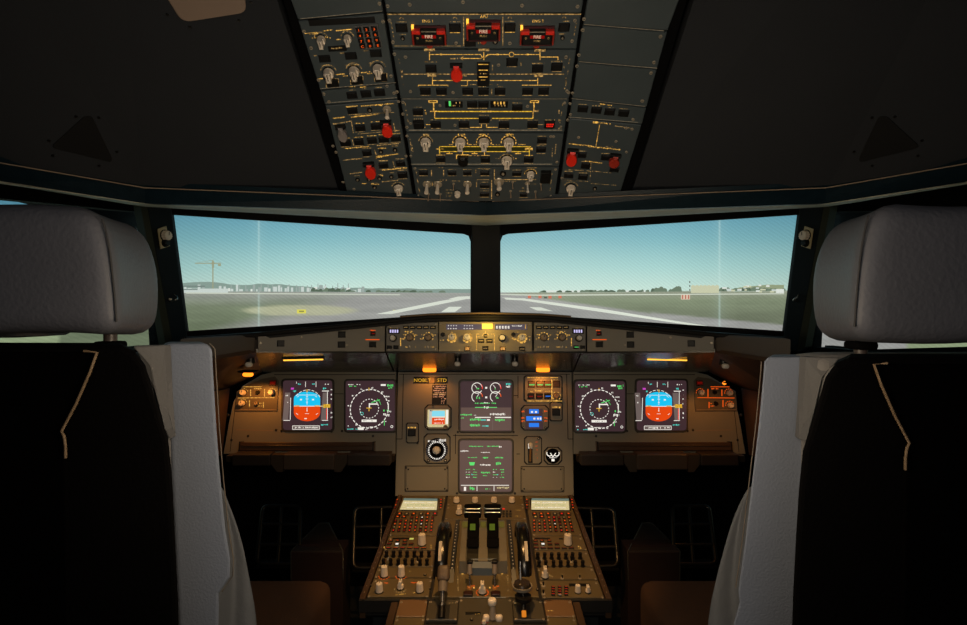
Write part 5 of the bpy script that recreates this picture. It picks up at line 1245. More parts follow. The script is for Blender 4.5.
T.done(); T.jack(538.6, 438.6, 1.3, 'screw')
T = bezel_unit(553, 456, 543.6, 446.8, 562.2, 464.8, 'pressure_gauge', 'small round pressure gauge with white markings beside the gear lever', 'gauge', None, .014)
m_ = MB(); a, b, w_, h_ = T.R(553, 456, 14.6, 14.6, T.t); m_.cyl(a, b, w_ / 2, w_ / 2, T.t - .001, T.t + .0015, MATTE, 28); T.part('dial', m_); T.t += .0015
T.arc(549.4, 453.4, 2.6, 150, 330, .9, WHITEL, 0, 10); T.arc(556.6, 453.4, 2.6, 210, 390, .9, WHITEL, 0, 10); T.line(550.4, 453, 553, 457, .8, WHITEL); T.line(555.8, 453, 553, 457, .8, WHITEL); T.fill(553, 460, 3, 2.6, WHITEL); T.marks(549.5, 457.6, 557, 457.6, 1, WHITEL); T.letn = 'dial_marking'; T.done()

# pull-out trays and lower flange below the side panels
for sd in (0, 1):
    f_ = (lambda x: x) if sd == 0 else (lambda x: 971 - x)
    T = Thing(MP, f_(309), 446, 'pull_out_tray', 'glossy brown folding tray edge under the displays facing the %s seat' % ('left', 'right')[sd], 'tray', 'folding trays under the displays', .006)
    m_ = MB(); a, b, w_, h_ = T.R(f_(309), 446.4, 133, 8.6, 0); m_.box(a, b, w_, h_, -.001, .030, TRAY, .003); T.part('tray', m_)
    m_ = MB(); m_.tube([(a - w_ * .48, b + h_ * .12, .031), (a + w_ * .48, b + h_ * .12, .031)], .0024, TRAY, 8); T.part('handle', m_)
    m_ = MB(); m_.box(a - w_ * .495, b, .004, h_ * 1.15, 0, .032, BLACK, .001); m_.box(a + w_ * .495, b, .004, h_ * 1.15, 0, .032, BLACK, .001); T.part('end_cap', m_)
    P_ = [Vector((q.x if not sd else q.x, q.y, q.z)) for q in [W(f_(x), y, yy) for x, y, yy in ((226, 456, 1.845), (394, 456, 1.845), (394, 462, 1.86), (226, 462, 1.86))]]
    m_ = MB(); m_.slab(P_, Vector((0, .03, 0)), mat('lower_flange', (.05, .035, .022), .5))
    r_ = empty('under_panel_housing', (P_[0] + P_[1]) / 2, 'dark housings hanging below the %s instrument panel over the foot well' % ('left', 'right')[sd], 'housing', 'housings under the instrument panel')
    wpart('flange', m_, r_)
    for x0, x1, y1, m2 in ((232, 270, 466, 'h'), (283, 334, 470, 'c'), (347, 390, 466, 'h')):
        m_ = MB(); m_.slab([W(f_(x0), y1, 1.80), W(f_(x1), y1, 1.80), W(f_(x1), 454.6, 1.80), W(f_(x0), 454.6, 1.80)], Vector((0, .05, 0)), mat('housing_brown', (.075, .05, .036), .45) if m2 == 'c' else mat('housing_dark', (.03, .02, .015), .5))
        wpart('box', m_, r_, .004)
    for x0, x1, x2, x3 in ((270, 283, 283, 277), (334, 347, 341, 334)):
        m_ = MB(); m_.slab([W(f_(x3), 472, 1.81), W(f_(x2), 472, 1.81), W(f_(x1), 463, 1.81), W(f_(x1), 455, 1.81), W(f_(x0), 455, 1.81), W(f_(x0), 463, 1.81)], Vector((0, .03, 0)), mat('bracket_brown', (.05, .034, .022), .5))
        wpart('bracket', m_, r_)

# ================================================================== PEDESTAL
PZb = W(CX, 600, 1.238); PZt = W(CX, 495, 1.80)
PF = Fr(PZb, (1, 0, 0), PZt - PZb)
def pw(px, py, h=0.):
    a, b = PF.loc(px, py, h); return PF.o + PF.u * a + PF.v * b + PF.n * h
ped = empty('centre_pedestal', (0, 1.4, 0), 'brown-edged centre pedestal carrying the thrust levers between the seats', 'pedestal')
HW = .300
def pa(a, b, h=0): return PF.o + PF.u * a + PF.v * b + PF.n * h
bT = PF.loc(CX, 495)[1]; bB = PF.loc(CX, 600)[1]; bA = bB - .34
mb = MB(); mb.slab([pa(-HW, bB, -.004), pa(HW, bB, -.004), pa(HW, bT - .004, -.004), pa(-HW, bT - .004, -.004)], -PF.n * .035, PEDD); wpart('wide_deck', mb, ped)
mb = MB()
for s_ in (-1, 1):
    mb = MB(); mb.slab([pa(s_ * HW, bB - .004, .006), pa(s_ * (HW - .014), bB - .004, .006), pa(s_ * (HW - .014), bT - .01, .006), pa(s_ * HW, bT - .01, .006)], -PF.n * .05, RAIL)
    wpart('edge_rail', mb, ped, .001)
    mb = MB(); mb.slab([pa(s_ * .222, bA, .002), pa(s_ * .206, bA, .002), pa(s_ * .206, bB - .010, .002), pa(s_ * .222, bB - .010, .002)], -PF.n * .05, RAIL)
    wpart('edge_rail', mb, ped, .001)
mb = MB()
for s_ in (-1, 1):
    mb.slab([pa(s_ * HW, bB - .008, .004), pa(s_ * .12, bB - .008, .004), pa(s_ * .12, bB, .004), pa(s_ * HW, bB, .004)], -PF.n * .030, PEDD)
    wpart('lip', mb, ped); mb = MB()
    for q in range(22):
        p = pa(s_ * (HW - .007), bB + .02 + q * (bT - bB - .04) / 21, .0062); mb.rbox(p, (.003, .003, .002), .0008, TAN, 2)
    wpart('stud', mb, ped); mb = MB()
mb = MB(); mb.slab([pa(-.215, bA, -.006), pa(.215, bA, -.006), pa(.215, bB, -.006), pa(-.215, bB, -.006)], -PF.n * .03, PEDD)
body = mat('pedestal_body', (.008, .012, .015), .5, 0, .2)
mb2 = MB(); z0 = .0
def vbox(mb, x0, x1, y0, y1, z0, z1, m): mb.slab([Vector((x0, y0, z0)), Vector((x1, y0, z0)), Vector((x1, y0, z1)), Vector((x0, y0, z1))], Vector((0, y1 - y0, 0)), m)
vbox(mb2, -.275, .275, 1.26, 1.78, .0, .49, body); vbox(mb2, -.205, .205, .85, 1.26, .0, .45, body)
wpart('aft_deck', mb, ped); wpart('body', mb2, ped, .004)

G_PD = 'control modules of the pedestal'
def pmod(x0b, x1b, y1, x0t, x1t, y0, name, label, m=PED, th=.004, scr=True, h=0., sym_=None):
    cx = (x0b + x1b) / 2; cy = (y0 + y1) / 2
    T = Thing(PF, cx, cy, name, label, 'control panel', G_PD, h)
    sc = [(x0t + 1.6, y0 + 1.4), (x1t - 1.6, y0 + 1.4), (x0b + 1.8, y1 - 1.6), (x1b - 1.8, y1 - 1.6)] if scr else []
    T.plate([(x0b, y1), (x1b, y1), (x1t, y0), (x0t, y0)], th, m, sc, .001); return T
def xa(a, y): # pixel x of a lateral offset on the pedestal at image row y
    b = PF.loc(CX, y)[1]; p = PF.o + PF.v * b; return CX + a * F / p.y
for sd in (0, 1):
    sg = -1 if sd == 0 else 1
    out, inn = sg * .283, sg * .136
    def col(y0, y1, name, label, **k):
        xs0 = sorted((xa(out, y1), xa(inn, y1))); xs1 = sorted((xa(out, y0), xa(inn, y0)))
        return pmod(xs0[0], xs0[1], y1 - .3, xs1[0], xs1[1], y0 + .3, name, label, **k)
    side = 'left' if sd == 0 else 'right'
    # flight computer keyboard unit
    T = col(496.5, 537, 'flight_computer_unit', 'keyboard unit with a glowing cream screen, at the front %s corner of the pedestal' % side)
    X0, X1 = (403, 437.4) if sd == 0 else (531, 568.8)
    T.display((X0 + X1) / 2, 504.6, X1 - X0 + 1, 12.4, BLACK, 'screen_surround', .001)
    m_ = MB(); z = .0014
    pts = [T.L(x, y, T.t + z) for x, y in ((X0 - 3.2 if not sd else X0 + .4, 509.6), (X1 - .8 if not sd else X1 + .6, 510), (X1, 501), (X0 + .4, 500.4))]; m_.poly(pts, T.t + z, CREAMS)
    pts = [T.L(x, y, T.t + z) for x, y in ((X0 + .4, 500.4), (X1, 500.8), (X1, 498.6), (X0 + .8, 498.2))]; m_.poly(pts, T.t + z, TEALS)
    scn = T.part('screen', m_)
    T.letn = 'screen_text'
    for y in (502.6, 505, 507.6):
        T.t += .0016
        T.marks(X0 + 1 + (y > 504) * 3, y, X1 - 3, y, 1.5, WHITEL if y != 505 else emis('text_olive', s2l(120, 150, 90), 1.), .7); T.t -= .0016
    T.done(scn)
    T.letn = 'lettering'
    r = random.Random(31 + sd)
    def key(cx, cy, w_, h_, lit):
        a, b, ww, hh = T.R(cx, cy, w_, h_, T.t); ww = round(ww, 3); hh = round(hh, 3)
        def bd(mb):
            mb.box(0, 0, ww, hh, 0, .003, mat('key_brown', (.016, .005, .003), .4), .0007)
            if lit: mb.rect(0, 0, ww * .36, hh * .42, .0033, lit)
        T.shared('key', ('key', ww, hh, lit), bd, (a, b, T.t))
    # key grid in panel coordinates
    for k in range(6):
        u_ = k / 5.; x = xa(sg * .136, 514.6) * 0 + (399.5 + 35.5 * u_ if sd == 0 else 534.5 + 34 * u_); key(x, 514.4 if k < 6 else 0, 4.6, 2.4, r.choice([ORANGE, AMBERD, REDLIT]))
    for k in range(2): key((397.6 if sd == 0 else 535.4) + k * 6.4, 517.4, 5, 1.9, r.choice([ORANGE, AMBER]))
    for row in range(5):
        y = 518.2 + row * 3.25
        for c_ in range(8):
            if row == 0 and c_ < 3: continue
            if sd == 0: x = 396.4 - row * .75 + c_ * (5.15 + row * .06)
            else: x = 534.0 + row * .1 + c_ * (5.0 + row * .1)
            key(x, y, 3.1, 2.2, r.choice([ORANGE, ORANGE, REDLIT, AMBERD, REDDIM, WHITEL if r.random() < .25 else ORANGE]))
    for row in range(4):
        y = 500.4 + row * 2.7
        key((397.4 - row * .8) if sd == 0 else 526.9, y, 3, 1.9, REDDIM if row % 2 else ORANGE); key(441 - row * .1 if sd == 0 else 571.8 + row * .4, y, 3, 1.9, ORANGE if row % 2 else REDLIT)
    T.line(xa(sg * .276, 536), 535.8, xa(sg * .142, 536), 535.8, 1.2, mat('edge_steel', (.10, .10, .09), .4, .5)); T.done()
    # radio management
    T = col(537.2, 551.6, 'radio_panel', 'radio panel with a tall cream knob, just behind the %s keyboard unit' % side)
    T.display(401 if sd == 0 else 541.6, 537.9 + .7, 17, 1.8, BLACK, 'readout', .0005); T.display(561 if sd else 411.6, 538.8, 4, 1.5, emis('pale_green', s2l(190, 190, 90), 1.) if not sd else BLACK, 'readout', .0005)
    T.knob(422 if sd == 0 else 567.8, 544.4, 4.0, .030, CREAM, 'round', 'rotary_knob')
    for x in ((390.5, 397.6, 405) if sd == 0 else (535.5, 542, 549.3)): T.button(x, 541.2, 4.6, 1.9, ((ORANGE, 0, 0),), None, 'push_button', .003)
    for x in ((389, 397, 404.6, 411) if sd == 0 else (536, 543, 550, 557)): T.button(x, 544.6, 4.8, 1.9, ((REDDIM, 0, 0),), None, 'push_button', .003)
    T.fill(397 if sd == 0 else 543, 543.8, 3, 1.6, WHITEL, .004)
    for k in range(6): T.button((388.6 if sd == 0 else 536.4) + k * 7, 548.6, 5.6, 1.6, ((ORANGE if k % 2 else REDLIT, 0, 0),) if not sd else ((REDDIM, 0, 0),), None, 'push_button', .003)
    for x in ((384, 431) if sd == 0 else (578.5, 580.5)): T.marks(x, 545 if sd == 0 else 546, x + .3, 549, 1.2)
    T.done()
    # audio panel
    T = col(552, 568, 'audio_panel', 'audio panel with two rows of small black knobs, %s column of the pedestal' % side)
    rows = (((386.5, 393.5, 400.3, 407.2, 414.5, 421.4, 429), 556.6), ((383.6, 390.7, 398.3, 405.2, 412.4, 420, 427), 564.8)) if sd == 0 else (((537.7, 544.7, 551.6, 558.8, 565.8, 572.6, 580), 558.6), ((539, 545.8, 553.5, 560.6, 568, 575.3, 582.6), 566.4))
    for xs_, y in rows:
        for k, x in enumerate(xs_): T.knob(x, y, 2.0, .016, BLACK, 'tall', 'volume_knob'); T.marks(x - 2, y - 4.6, x + 2, y - 4.6, .9, r.choice([ORANGE, REDLIT, AMBERD]), .9)
    T.toggle(417.5 if sd == 0 else 571.2, 561.4, .014, .001, BLACK, 'toggle_switch', .003)
    T.fill(388 if sd == 0 else 541.4, 559, .8, 4, CREAML, .008); T.done()
    # lower modules
    if sd == 0:
        T = col(568.4, 579, 'lighting_control_panel', 'narrow pedestal strip with two cream knobs side by side', scr=True)
        for x in (384.3, 401.3): T.knob(x, 576, 3.6, .026, CREAM, 'round', 'rotary_knob'); T.arc(x, 576, 5.4, 180, 360, .8, ORANGE, 2, 12)
        T.jack(425, 575.4, 1.4); T.marks(408, 571, 411, 571, 1); T.done()
        T = col(579.6, 598.4, 'weather_radar_panel', 'rearmost left pedestal module with three cream knobs')
        for x, y in ((379.4, 592), (400.4, 588.6), (419.8, 591.4)): T.knob(x, y, 3.7, .022, CREAM, 'round' if x != 400.4 else 'pointer', 'rotary_knob')
        T.arc(400.4, 588.6, 6, 180, 360, .9, AMBERD, 2, 14); T.marks(391, 595.4, 406, 593.6, 1.1); T.marks(383, 583, 388, 583, 1.4, ORANGE); T.marks(411, 582.6, 422, 582.8, 1.3, ORANGE, .9); T.marks(413, 593, 417, 592, 1.1); T.jack(430, 589, 1.4); T.jack(371, 586, 1.2); T.done()
    else:
        T = col(568.4, 581, 'lighting_control_panel', 'narrow pedestal strip with one cream pointer knob and two tiny toggles')
        T.knob(545, 577.4, 3.8, .028, CREAM, 'pointer', 'rotary_knob')
        for x in (562.3, 579.8): T.toggle(x, 578.4, .008, .001, BLACK, 'toggle_switch', .0022); T.marks(x - 2, 574, x + 2, 574, .9, AMBERD)
        T.marks(549, 575, 553, 577, 1.2, AMBERD); T.done()
        T = col(581.6, 599.4, 'transponder_panel', 'rearmost right pedestal module with a small dark number keypad')
        T.display(579.6, 585, 21, 2.8, BLACK, 'readout', .0005)
        for i_ in range(3):
            for j_ in range(4): T.button(553.2 + i_ * 6.5, 588 + j_ * 2.5 - .2, 4, 1.8, ((REDLIT, 0, 0),) if (i_ + j_) % 2 else ((ORANGE, 0, 0),), None, 'key', .004)
        T.knob(577.8, 592.4, 3.0, .018, CREAM, 'round', 'rotary_knob'); T.knob(588, 592.4, 3.0, .018, CREAM, 'pointer', 'rotary_knob')
        for y in (586, 594): T.toggle(543.4, y, .010, .001, BLACK, 'toggle_switch', .0025)
        T.fill(560, 594.6, 3, 1.2, CREAML, .0045); T.jack(537.5, 590, 1.6); T.done()

# centre column of the pedestal
T = pmod(xa(-.128, 506), xa(.128, 506), 506, xa(-.128, 496.5), xa(.128, 496.5), 496.7, 'switching_panel', 'front centre pedestal strip with four cream knobs in a row')
for x in (456.4, 475, 494, 511.8): T.knob(x, 502.2, 3.1, .016, CREAM, 'round', 'rotary_knob'); T.marks(x - 3, 498, x + 3, 498, 1, ORANGE, .9)
T.done()
T = pmod(xa(-.128, 520.4), xa(.128, 520.4), 520.4, xa(-.128, 506.4), xa(.128, 506.4), 506.5, 'display_selector_panel', 'pedestal strip crossed by the thrust lever heads, with a tall cream knob', scr=True)
T.knob(459, 514, 3.6, .024, CREAM, 'pointer', 'rotary_knob'); T.knob(459.4, 509.6, 2.4, .014, CREAM, 'round', 'rotary_knob')
T.fill(503.6, 508.8, 2.4, 1.1, REDLIT, .001)
for i_ in range(3):
    for j_ in range(3): T.button(503.6 + i_ * 3.4, 511.6 + j_ * 2.5, 2.6, 1.5, None, None, 'push_button', .003)
for y in (510, 516): T.marks(515.5, y, 521, y, 1.1, AMBER)
T.done()
T = pmod(xa(-.128, 598), xa(.128, 598), 598, xa(-.128, 520.6), xa(.128, 520.6), 520.8, 'thrust_lever_quadrant', 'grey-brown ridged quadrant between the two trim wheels', PED, .003, False)
# quadrant hump
hump = MB(); HX = .062; XO = -.0055
prof = [(1.625, -.004), (1.60, .012), (1.55, .030), (1.48, .040), (1.42, .040), (1.37, .036), (1.345, .030), (1.338, .004), (1.338, -.004)]
def PZ(y): return PF.o.z + (y - PF.o.y) * (PF.v.z / PF.v.y)
inv = T.e.matrix_world.inverted()
def loc(v): return inv @ Vector(v)
def yzslab(mb, prof, x0, x1, m):
    mb.slab([loc((x0 + XO, y, PZ(y) + h)) for y, h in prof], loc((x1, 0, 0)) - loc((x0, 0, 0)), m)
yzslab(hump, prof, -HX, HX, mat('quadrant_grey', (.12, .11, .085), .4, .2, .2, 300)); T.part('hump', hump)
m_ = MB()
for x0, x1 in ((-.044, -.013), (.011, .040)): yzslab(m_, [(y, h + .0012) for y, h in prof[2:7]] + [(prof[6][0], 0), (prof[2][0], 0)], x0, x1, mat('slot_steel', (.045, .042, .036), .35, .6, .3, 200))
T.part('lever_slot', m_)
m_ = MB()
for x0, x1 in ((-.013, .011), (-.062, -.047), (.043, .062)): yzslab(m_, [(y, h + .0020) for y, h in prof[2:7]] + [(prof[6][0], 0), (prof[2][0], 0)], x0, x1, mat('scale_strip', (.17, .15, .11), .45))
T.part('scale_strip', m_)
m_ = MB()
for x in (-.001, -.0545, .0525):
    m_.add([loc((x + dx + XO, y, PZ(y) + h)) for dx, y, h in ((-.008, 1.548, .033), (.008, 1.548, .033), (.008, 1.500, .0405), (-.008, 1.500, .0405))], [(3, 2, 1, 0)][::-1], emis('scale_green', s2l(100, 88, 24), .7))
r = random.Random(9)
for k in range(26):
    x = r.choice([-.001, -.0545, .0525]) + r.uniform(-.005, .005); y = r.uniform(1.36, 1.50); h = .0425
    m_.add([loc((x + dx + XO, y + dy, PZ(y) + h)) for dx, dy in ((-.0012, -.001), (.0012, -.001), (.0012, .001), (-.0012, .001))], [(0, 1, 2, 3)], CREAML)
T.part('scale_marking', m_)
m_ = MB(); yzslab(m_, [(1.352, .004), (1.352, .034), (1.330, .022), (1.330, .002)], -.034, .034, mat('slate_block', (.085, .12, .16), .5)); T.part('front_block', m_)
T.t = .003
for x in (468.2, 495.6): T.button(x, 594.4, 9.4, 4.6, None, mat('dark_red_cap', (.03, .006, .004), .4), 'push_button', .005)
for x in (457.6, 507.6): T.marks(x, 566, x + .5, 592, 1., AMBERD, .3)
T.knob(482.3, 593, 4.2, .028, CREAM, 'pointer', 'mode_selector_knob'); T.arc(482.3, 592.5, 6, -60, 60, 1., ORANGE, 2, 10); T.arc(482.3, 592.5, 6, 120, 240, 1., ORANGE, 2, 10)
for x in (470, 494): T.marks(x - 1, 586.4, x + 5, 586, 1.6, ORANGE, .95); T.fill(x + (4 if x < 480 else -4), 587.6, 1.4, 1.4, AMBER)
for x in (462.6, 502): T.fill(x, 573, 2, 2.4, AMBER, .0006); T.fill(x, 569, 2.4, 1.6, CREAML, .0006)
T.line(459, 597.4, 506, 597.4, .9, CREAML); T.line(466, 598, 466, 560, .3, BLACK)
T.done()
# thrust levers
G_T = 'thrust levers'
for k, (xc, lb) in enumerate(((-.034, 'thrust lever with a wide chrome-edged head, nearer the left keyboard unit'), (.020, 'thrust lever with a wide chrome-edged head, nearer the right keyboard unit'))):
    e = empty('thrust_lever', (xc, 1.40, PZ(1.40) + .044), lb, 'lever', G_T)
    m_ = MB()
    def P3(y, h): return Vector((xc, y, PZ(y) + h))
    pr = [(1.395, .0430), (1.425, .0430), (1.50, .072), (1.522, .088), (1.510, .096), (1.478, .082)]
    m_.slab([P3(y, h) + Vector((-.016, 0, 0)) for y, h in pr], Vector((.032, 0, 0)), MATTE); wpart('arm', m_, e, .002)
    m_ = MB(); m_.slab([P3(y, h) + Vector((-.0165, 0, 0)) for y, h in ((1.388, .0435), (1.420, .0435), (1.424, .052), (1.402, .060))], Vector((.033, 0, 0)), MATTE); wpart('lever_foot', m_, e, .002)
    m_ = MB(); m_.rbox(P3(1.503, .086) + Vector((.001 if k else -.003, 0, 0)), (.050, .030, .034), .006, MATTE, 6); hd_ = part('head', MB(), e) if 0 else wpart('head', m_, e)
    m_ = MB(); c_ = P3(1.486, .0945) + Vector((.001 if k else -.003, 0, 0))
    for dz in (-.0045, .0055): m_.tube([c_ + Vector((-.023, 0, dz)), c_ + Vector((.023, 0, dz))], .0014, CHROME, 6)
    for dx in (-.024, .024): m_.tube([c_ + Vector((dx, 0, -.008)), c_ + Vector((dx, 0, .009))], .0026, CHROME, 6)
    wpart('head_trim', m_, e)
    m_ = MB(); m_.add([P3(y, h) + Vector((dx, -.001, .001)) for dx, y, h in ((-.009, 1.434, .0650), (.006, 1.434, .0650), (.006, 1.452, .0740), (-.009, 1.452, .0740))], [(0, 1, 2, 3)], GREEND)
    wpart('green_mark', m_, e)
# trim wheels
for xc, lb in ((-.1155, 'black trim wheel with a white stripe, behind the lever with a brown ribbed handle'), (.1015, 'black trim wheel with a white stripe, behind the lever with a flat disc handle')):
    c_ = Vector((xc, 1.44, PZ(1.44) - .045)); e = empty('pitch_trim_wheel', c_, lb, 'wheel', 'pitch trim wheels')
    m_ = MB(); n = 48; R_ = .122; hw = .0165
    ring = [(-hw, R_ * .80), (-hw, R_ * .95), (-hw * .6, R_), (hw * .6, R_), (hw, R_ * .95), (hw, R_ * .80), (hw * .4, R_ * .76), (hw * .4, .01), (-hw * .4, .01), (-hw * .4, R_ * .76)]
    vs = []; fs = []
    for j in range(n):
        t_ = 2 * math.pi * j / n
        for (x, rr) in ring: vs.append((x, rr * math.cos(t_), rr * math.sin(t_)))
    q = len(ring)
    for j in range(n):
        for i_ in range(q): fs.append((j * q + i_, ((j + 1) % n) * q + i_, ((j + 1) % n) * q + (i_ + 1) % q, j * q + (i_ + 1) % q))
    m_.add(vs, fs, mat('wheel_black', (.006, .006, .006), .22), True); part('wheel', m_, e)
    m_ = MB(); vs = []; 
    sgn = 1 if xc > 0 else -1
    for j in range(9):
        t_ = math.radians(121 + j * 3.0)
        for x in (sgn * .001 - .0040 + (.004 if sgn > 0 else -.002), sgn * .001 + .0040 + (.004 if sgn > 0 else -.002)): vs.append((x, (R_ + .0006) * math.cos(t_), (R_ + .0006) * math.sin(t_)))
    m_.add(vs, [(2 * j + 1, 2 * j, 2 * j + 2, 2 * j + 3)[::-1] for j in range(8)], mat('stripe_white', (.5, .45, .38), .5)); part('white_stripe', m_, e)
    m_ = MB(); s_ = -1 if xc < 0 else 1
    for k in range(14):
        y = 1.33 + k * .017; m_.rbox((xc - s_ * .030, y, PZ(y) + .0225), (.003, .004, .002), .0006, WHITEK, 2)
    m_.slab([Vector((xc - s_ * .024, y, PZ(y) + h)) for y, h in ((1.30, .003), (1.62, .003), (1.60, .012), (1.52, .0205), (1.33, .0205))], Vector((-s_ * .012, 0, 0)), mat('scale_dark', (.03, .033, .035), .4, .3))
    o = wpart('trim_scale', m_, e)
# side lever panels and rear centre
for sd, (a0_, a1_, nm, lb) in enumerate(((-.134, -.064, 'speed_brake_unit', 'olive plate under the silver-stemmed speed brake lever'), (.064, .134, 'flap_unit', 'olive plate under the flap lever with the disc handle'))):
    a_ = min(a0_, a1_)
    T = pmod(xa(a0_, 621), xa(a1_, 621), 621, xa(a0_, 601), xa(a1_, 601), 600.6, nm, lb, mat('olive_plate2', (.075, .065, .045), .4, .1), .003)
    cx = 443 if sd == 0 else 524
    T.display(cx, 612, 13, 14, PEDD, 'slot', .001)
    T.marks(cx + (6 if sd == 0 else -10), 600 + 3, cx + (13 if sd == 0 else -4), 603, 1, AMBERD); T.done()
e = empty('speed_brake_lever', pw(442, 616, .004), 'speed brake lever with brown ribbed grip on a silver stem', 'lever')
m_ = MB(); b0_ = pw(441.5, 615, .006); b1_ = b0_ + Vector((.0, .040, .044))
m_.tube([b0_, b1_], .0056, CHROME, 14); wpart('stem', m_, e)
m_ = MB(); m_.tube([b0_ + Vector((0, -.006, -.004)), b0_ + (b1_ - b0_) * .28], .0085, STEELD, 14); wpart('sleeve', m_, e)
m_ = MB(); d_ = (b1_ - b0_).normalized(); m_.tube([b1_ - d_ * .012, b1_ + d_ * .010], .011, mat('grip_collar', (.17, .14, .11), .5), 14); wpart('collar', m_, e)
m_ = MB(); c_ = b1_ + d_ * .027; m_.rbox((0, 0, 0), (.029, .026, .036), .008, mat('grip_brown', (.10, .07, .045), .5, 0, .6, 220), 8)
rot = Matrix.Rotation(-math.atan2(d_.y, d_.z), 4, 'X'); m_.v = [tuple(rot @ Vector(v) + c_) for v in m_.v]; wpart('grip', m_, e)
e = empty('flap_lever', pw(524, 616, .004), 'flap lever with a flat round metal-rimmed handle', 'lever')
m_ = MB(); b0_ = pw(524, 617, .006); b1_ = b0_ + Vector((0, .042, .046)); m_.tube([b0_, b1_], .0065, STEELD, 14); wpart('stem', m_, e)
m_ = MB(); m_.tube([b0_ + Vector((0, -.003, .002)), b0_ + Vector((0, .005, .011))], .0052, emis('stem_orange', s2l(225, 130, 35), .8), 12); wpart('stem_glow', m_, e)  # emissive orange paints the amber light on the lever's base
m_ = MB(); c_ = b0_ + (b1_ - b0_) * .62; m_.cyl(c_.x, c_.y, .019, .019, c_.z - .003, c_.z + .005, BLACK, 28); wpart('lower_disc', m_, e)
m_ = MB(); m_.cyl(b1_.x - .001, b1_.y, .0225, .0235, b1_.z - .003, b1_.z + .004, mat('rim_steel', (.4, .36, .3), .35, .5), 32); m_.cyl(b1_.x - .001, b1_.y, .021, .018, b1_.z + .004, b1_.z + .010, mat('handle_dark', (.04, .03, .02), .25, .3), 32); wpart('handle', m_, e)
m_ = MB(); p_ = pw(521.3, 562, .02); m_.tube([b1_ + Vector((-.004, .01, .0)), b1_ + Vector((-.004, .03, .045))], .0026, CHROME, 10); wpart('guide_rod', m_, e)
# engine master switches
for px, lb in ((469.6, 'engine master lever nearer the speed brake lever'), (494.8, 'engine master lever nearer the flap lever')):
    p_ = pw(px, 587.5, .004); e = empty('engine_master_lever', p_, lb, 'lever', 'engine master levers')
    q_ = p_ + Vector((0, .012, .040))
    m_ = MB(); m_.tube([p_, q_], .0022, CHROME, 8); wpart('stem', m_, e)
    m_ = MB(); m_.tube([q_ - Vector((0, .003, .010)), q_ + Vector((0, .003, .012))], .0065, mat('knob_taupe', (.26, .22, .18), .5), 14, .0055); wpart('grip', m_, e)
    m_ = MB(); m_.rbox(q_ + Vector((0, .004, .016)), (.016, .014, .008), .003, BLACK, 4); wpart('cap', m_, e)
    m_ = MB(); m_.cyl(p_.x, p_.y, .007, .006, p_.z - .002, p_.z + .003, mat('amber_collar', (.5, .2, .05), .4), 12); wpart('collar', m_, e)
T = pmod(xa(-.062, 640), xa(.062, 640), 640, xa(-.062, 600), xa(.062, 600), 599.2, 'parking_brake_unit', 'small rear pedestal plate holding the cream parking brake handle', mat('olive_plate2', (.1, .1, .1)), .003)
T.display(473, 613.4, 15, 3, BLACK, 'readout', .0006); T.lift = .001; T.marks(475, 614, 480, 614, 1, AMBER); T.lift = 0.; T.jack(471.6, 620, 2); T.knob(484, 624, 2.4, .008, CREAM, 'round', 'rotary_knob'); T.marks(479, 622.6, 489, 622.6, 1.2, REDDIM); T.done()
p_ = pw(492.6, 619, .004); e = empty('parking_brake', p_, 'cream three-lobed parking brake handle', 'handle')
m_ = MB(); m_.tube([p_, p_ + Vector((0, .006, .030))], .0085, mat('brake_cone', (.24, .21, .18), .5), 14, .006); wpart('stem', m_, e)
m_ = MB()
for dx, dz, s_ in ((-.0145, .003, .015), (.0145, .003, .016)): m_.rbox(p_ + Vector((dx, -.002, dz)), (s_, .014, .016), .006, CREAM, 6)
wpart('flange', m_, e)
m_ = MB(); m_.rbox(p_ + Vector((-.001, .008, .034)), (.020, .018, .018), .008, CREAM, 8)
wpart('grip', m_, e)
for sd in (0, 1):
    f_ = (lambda x: x) if sd == 0 else (lambda x: MX - x)
    a_, b_ = (-.203, -.137) if sd == 0 else (.137, .203)
    T = pmod(xa(a_, 618), xa(b_, 618), 618, xa(a_, 601.4), xa(b_, 601.4), 601, 'blanking_unit', 'bare plate with painted amber light beside the %s lever' % ('speed brake' if sd == 0 else 'flap'), mat('amber_lit_plate', (.24, .14, .07), .35, .3, .1, 500))  # amber light on these plates is painted into their colour
    if sd: T.marks(546.6, 610.6, 555, 610.6, 1, AMBER)
    T.done()
    T = pmod(xa(a_, 640), xa(b_, 640), 640, xa(a_, 619), xa(b_, 619), 618.8, 'blanking_unit', 'rearmost bare plate on the %s lever side, cut by the photo\'s lower edge' % ('speed brake' if sd == 0 else 'flap'))
    T.done()

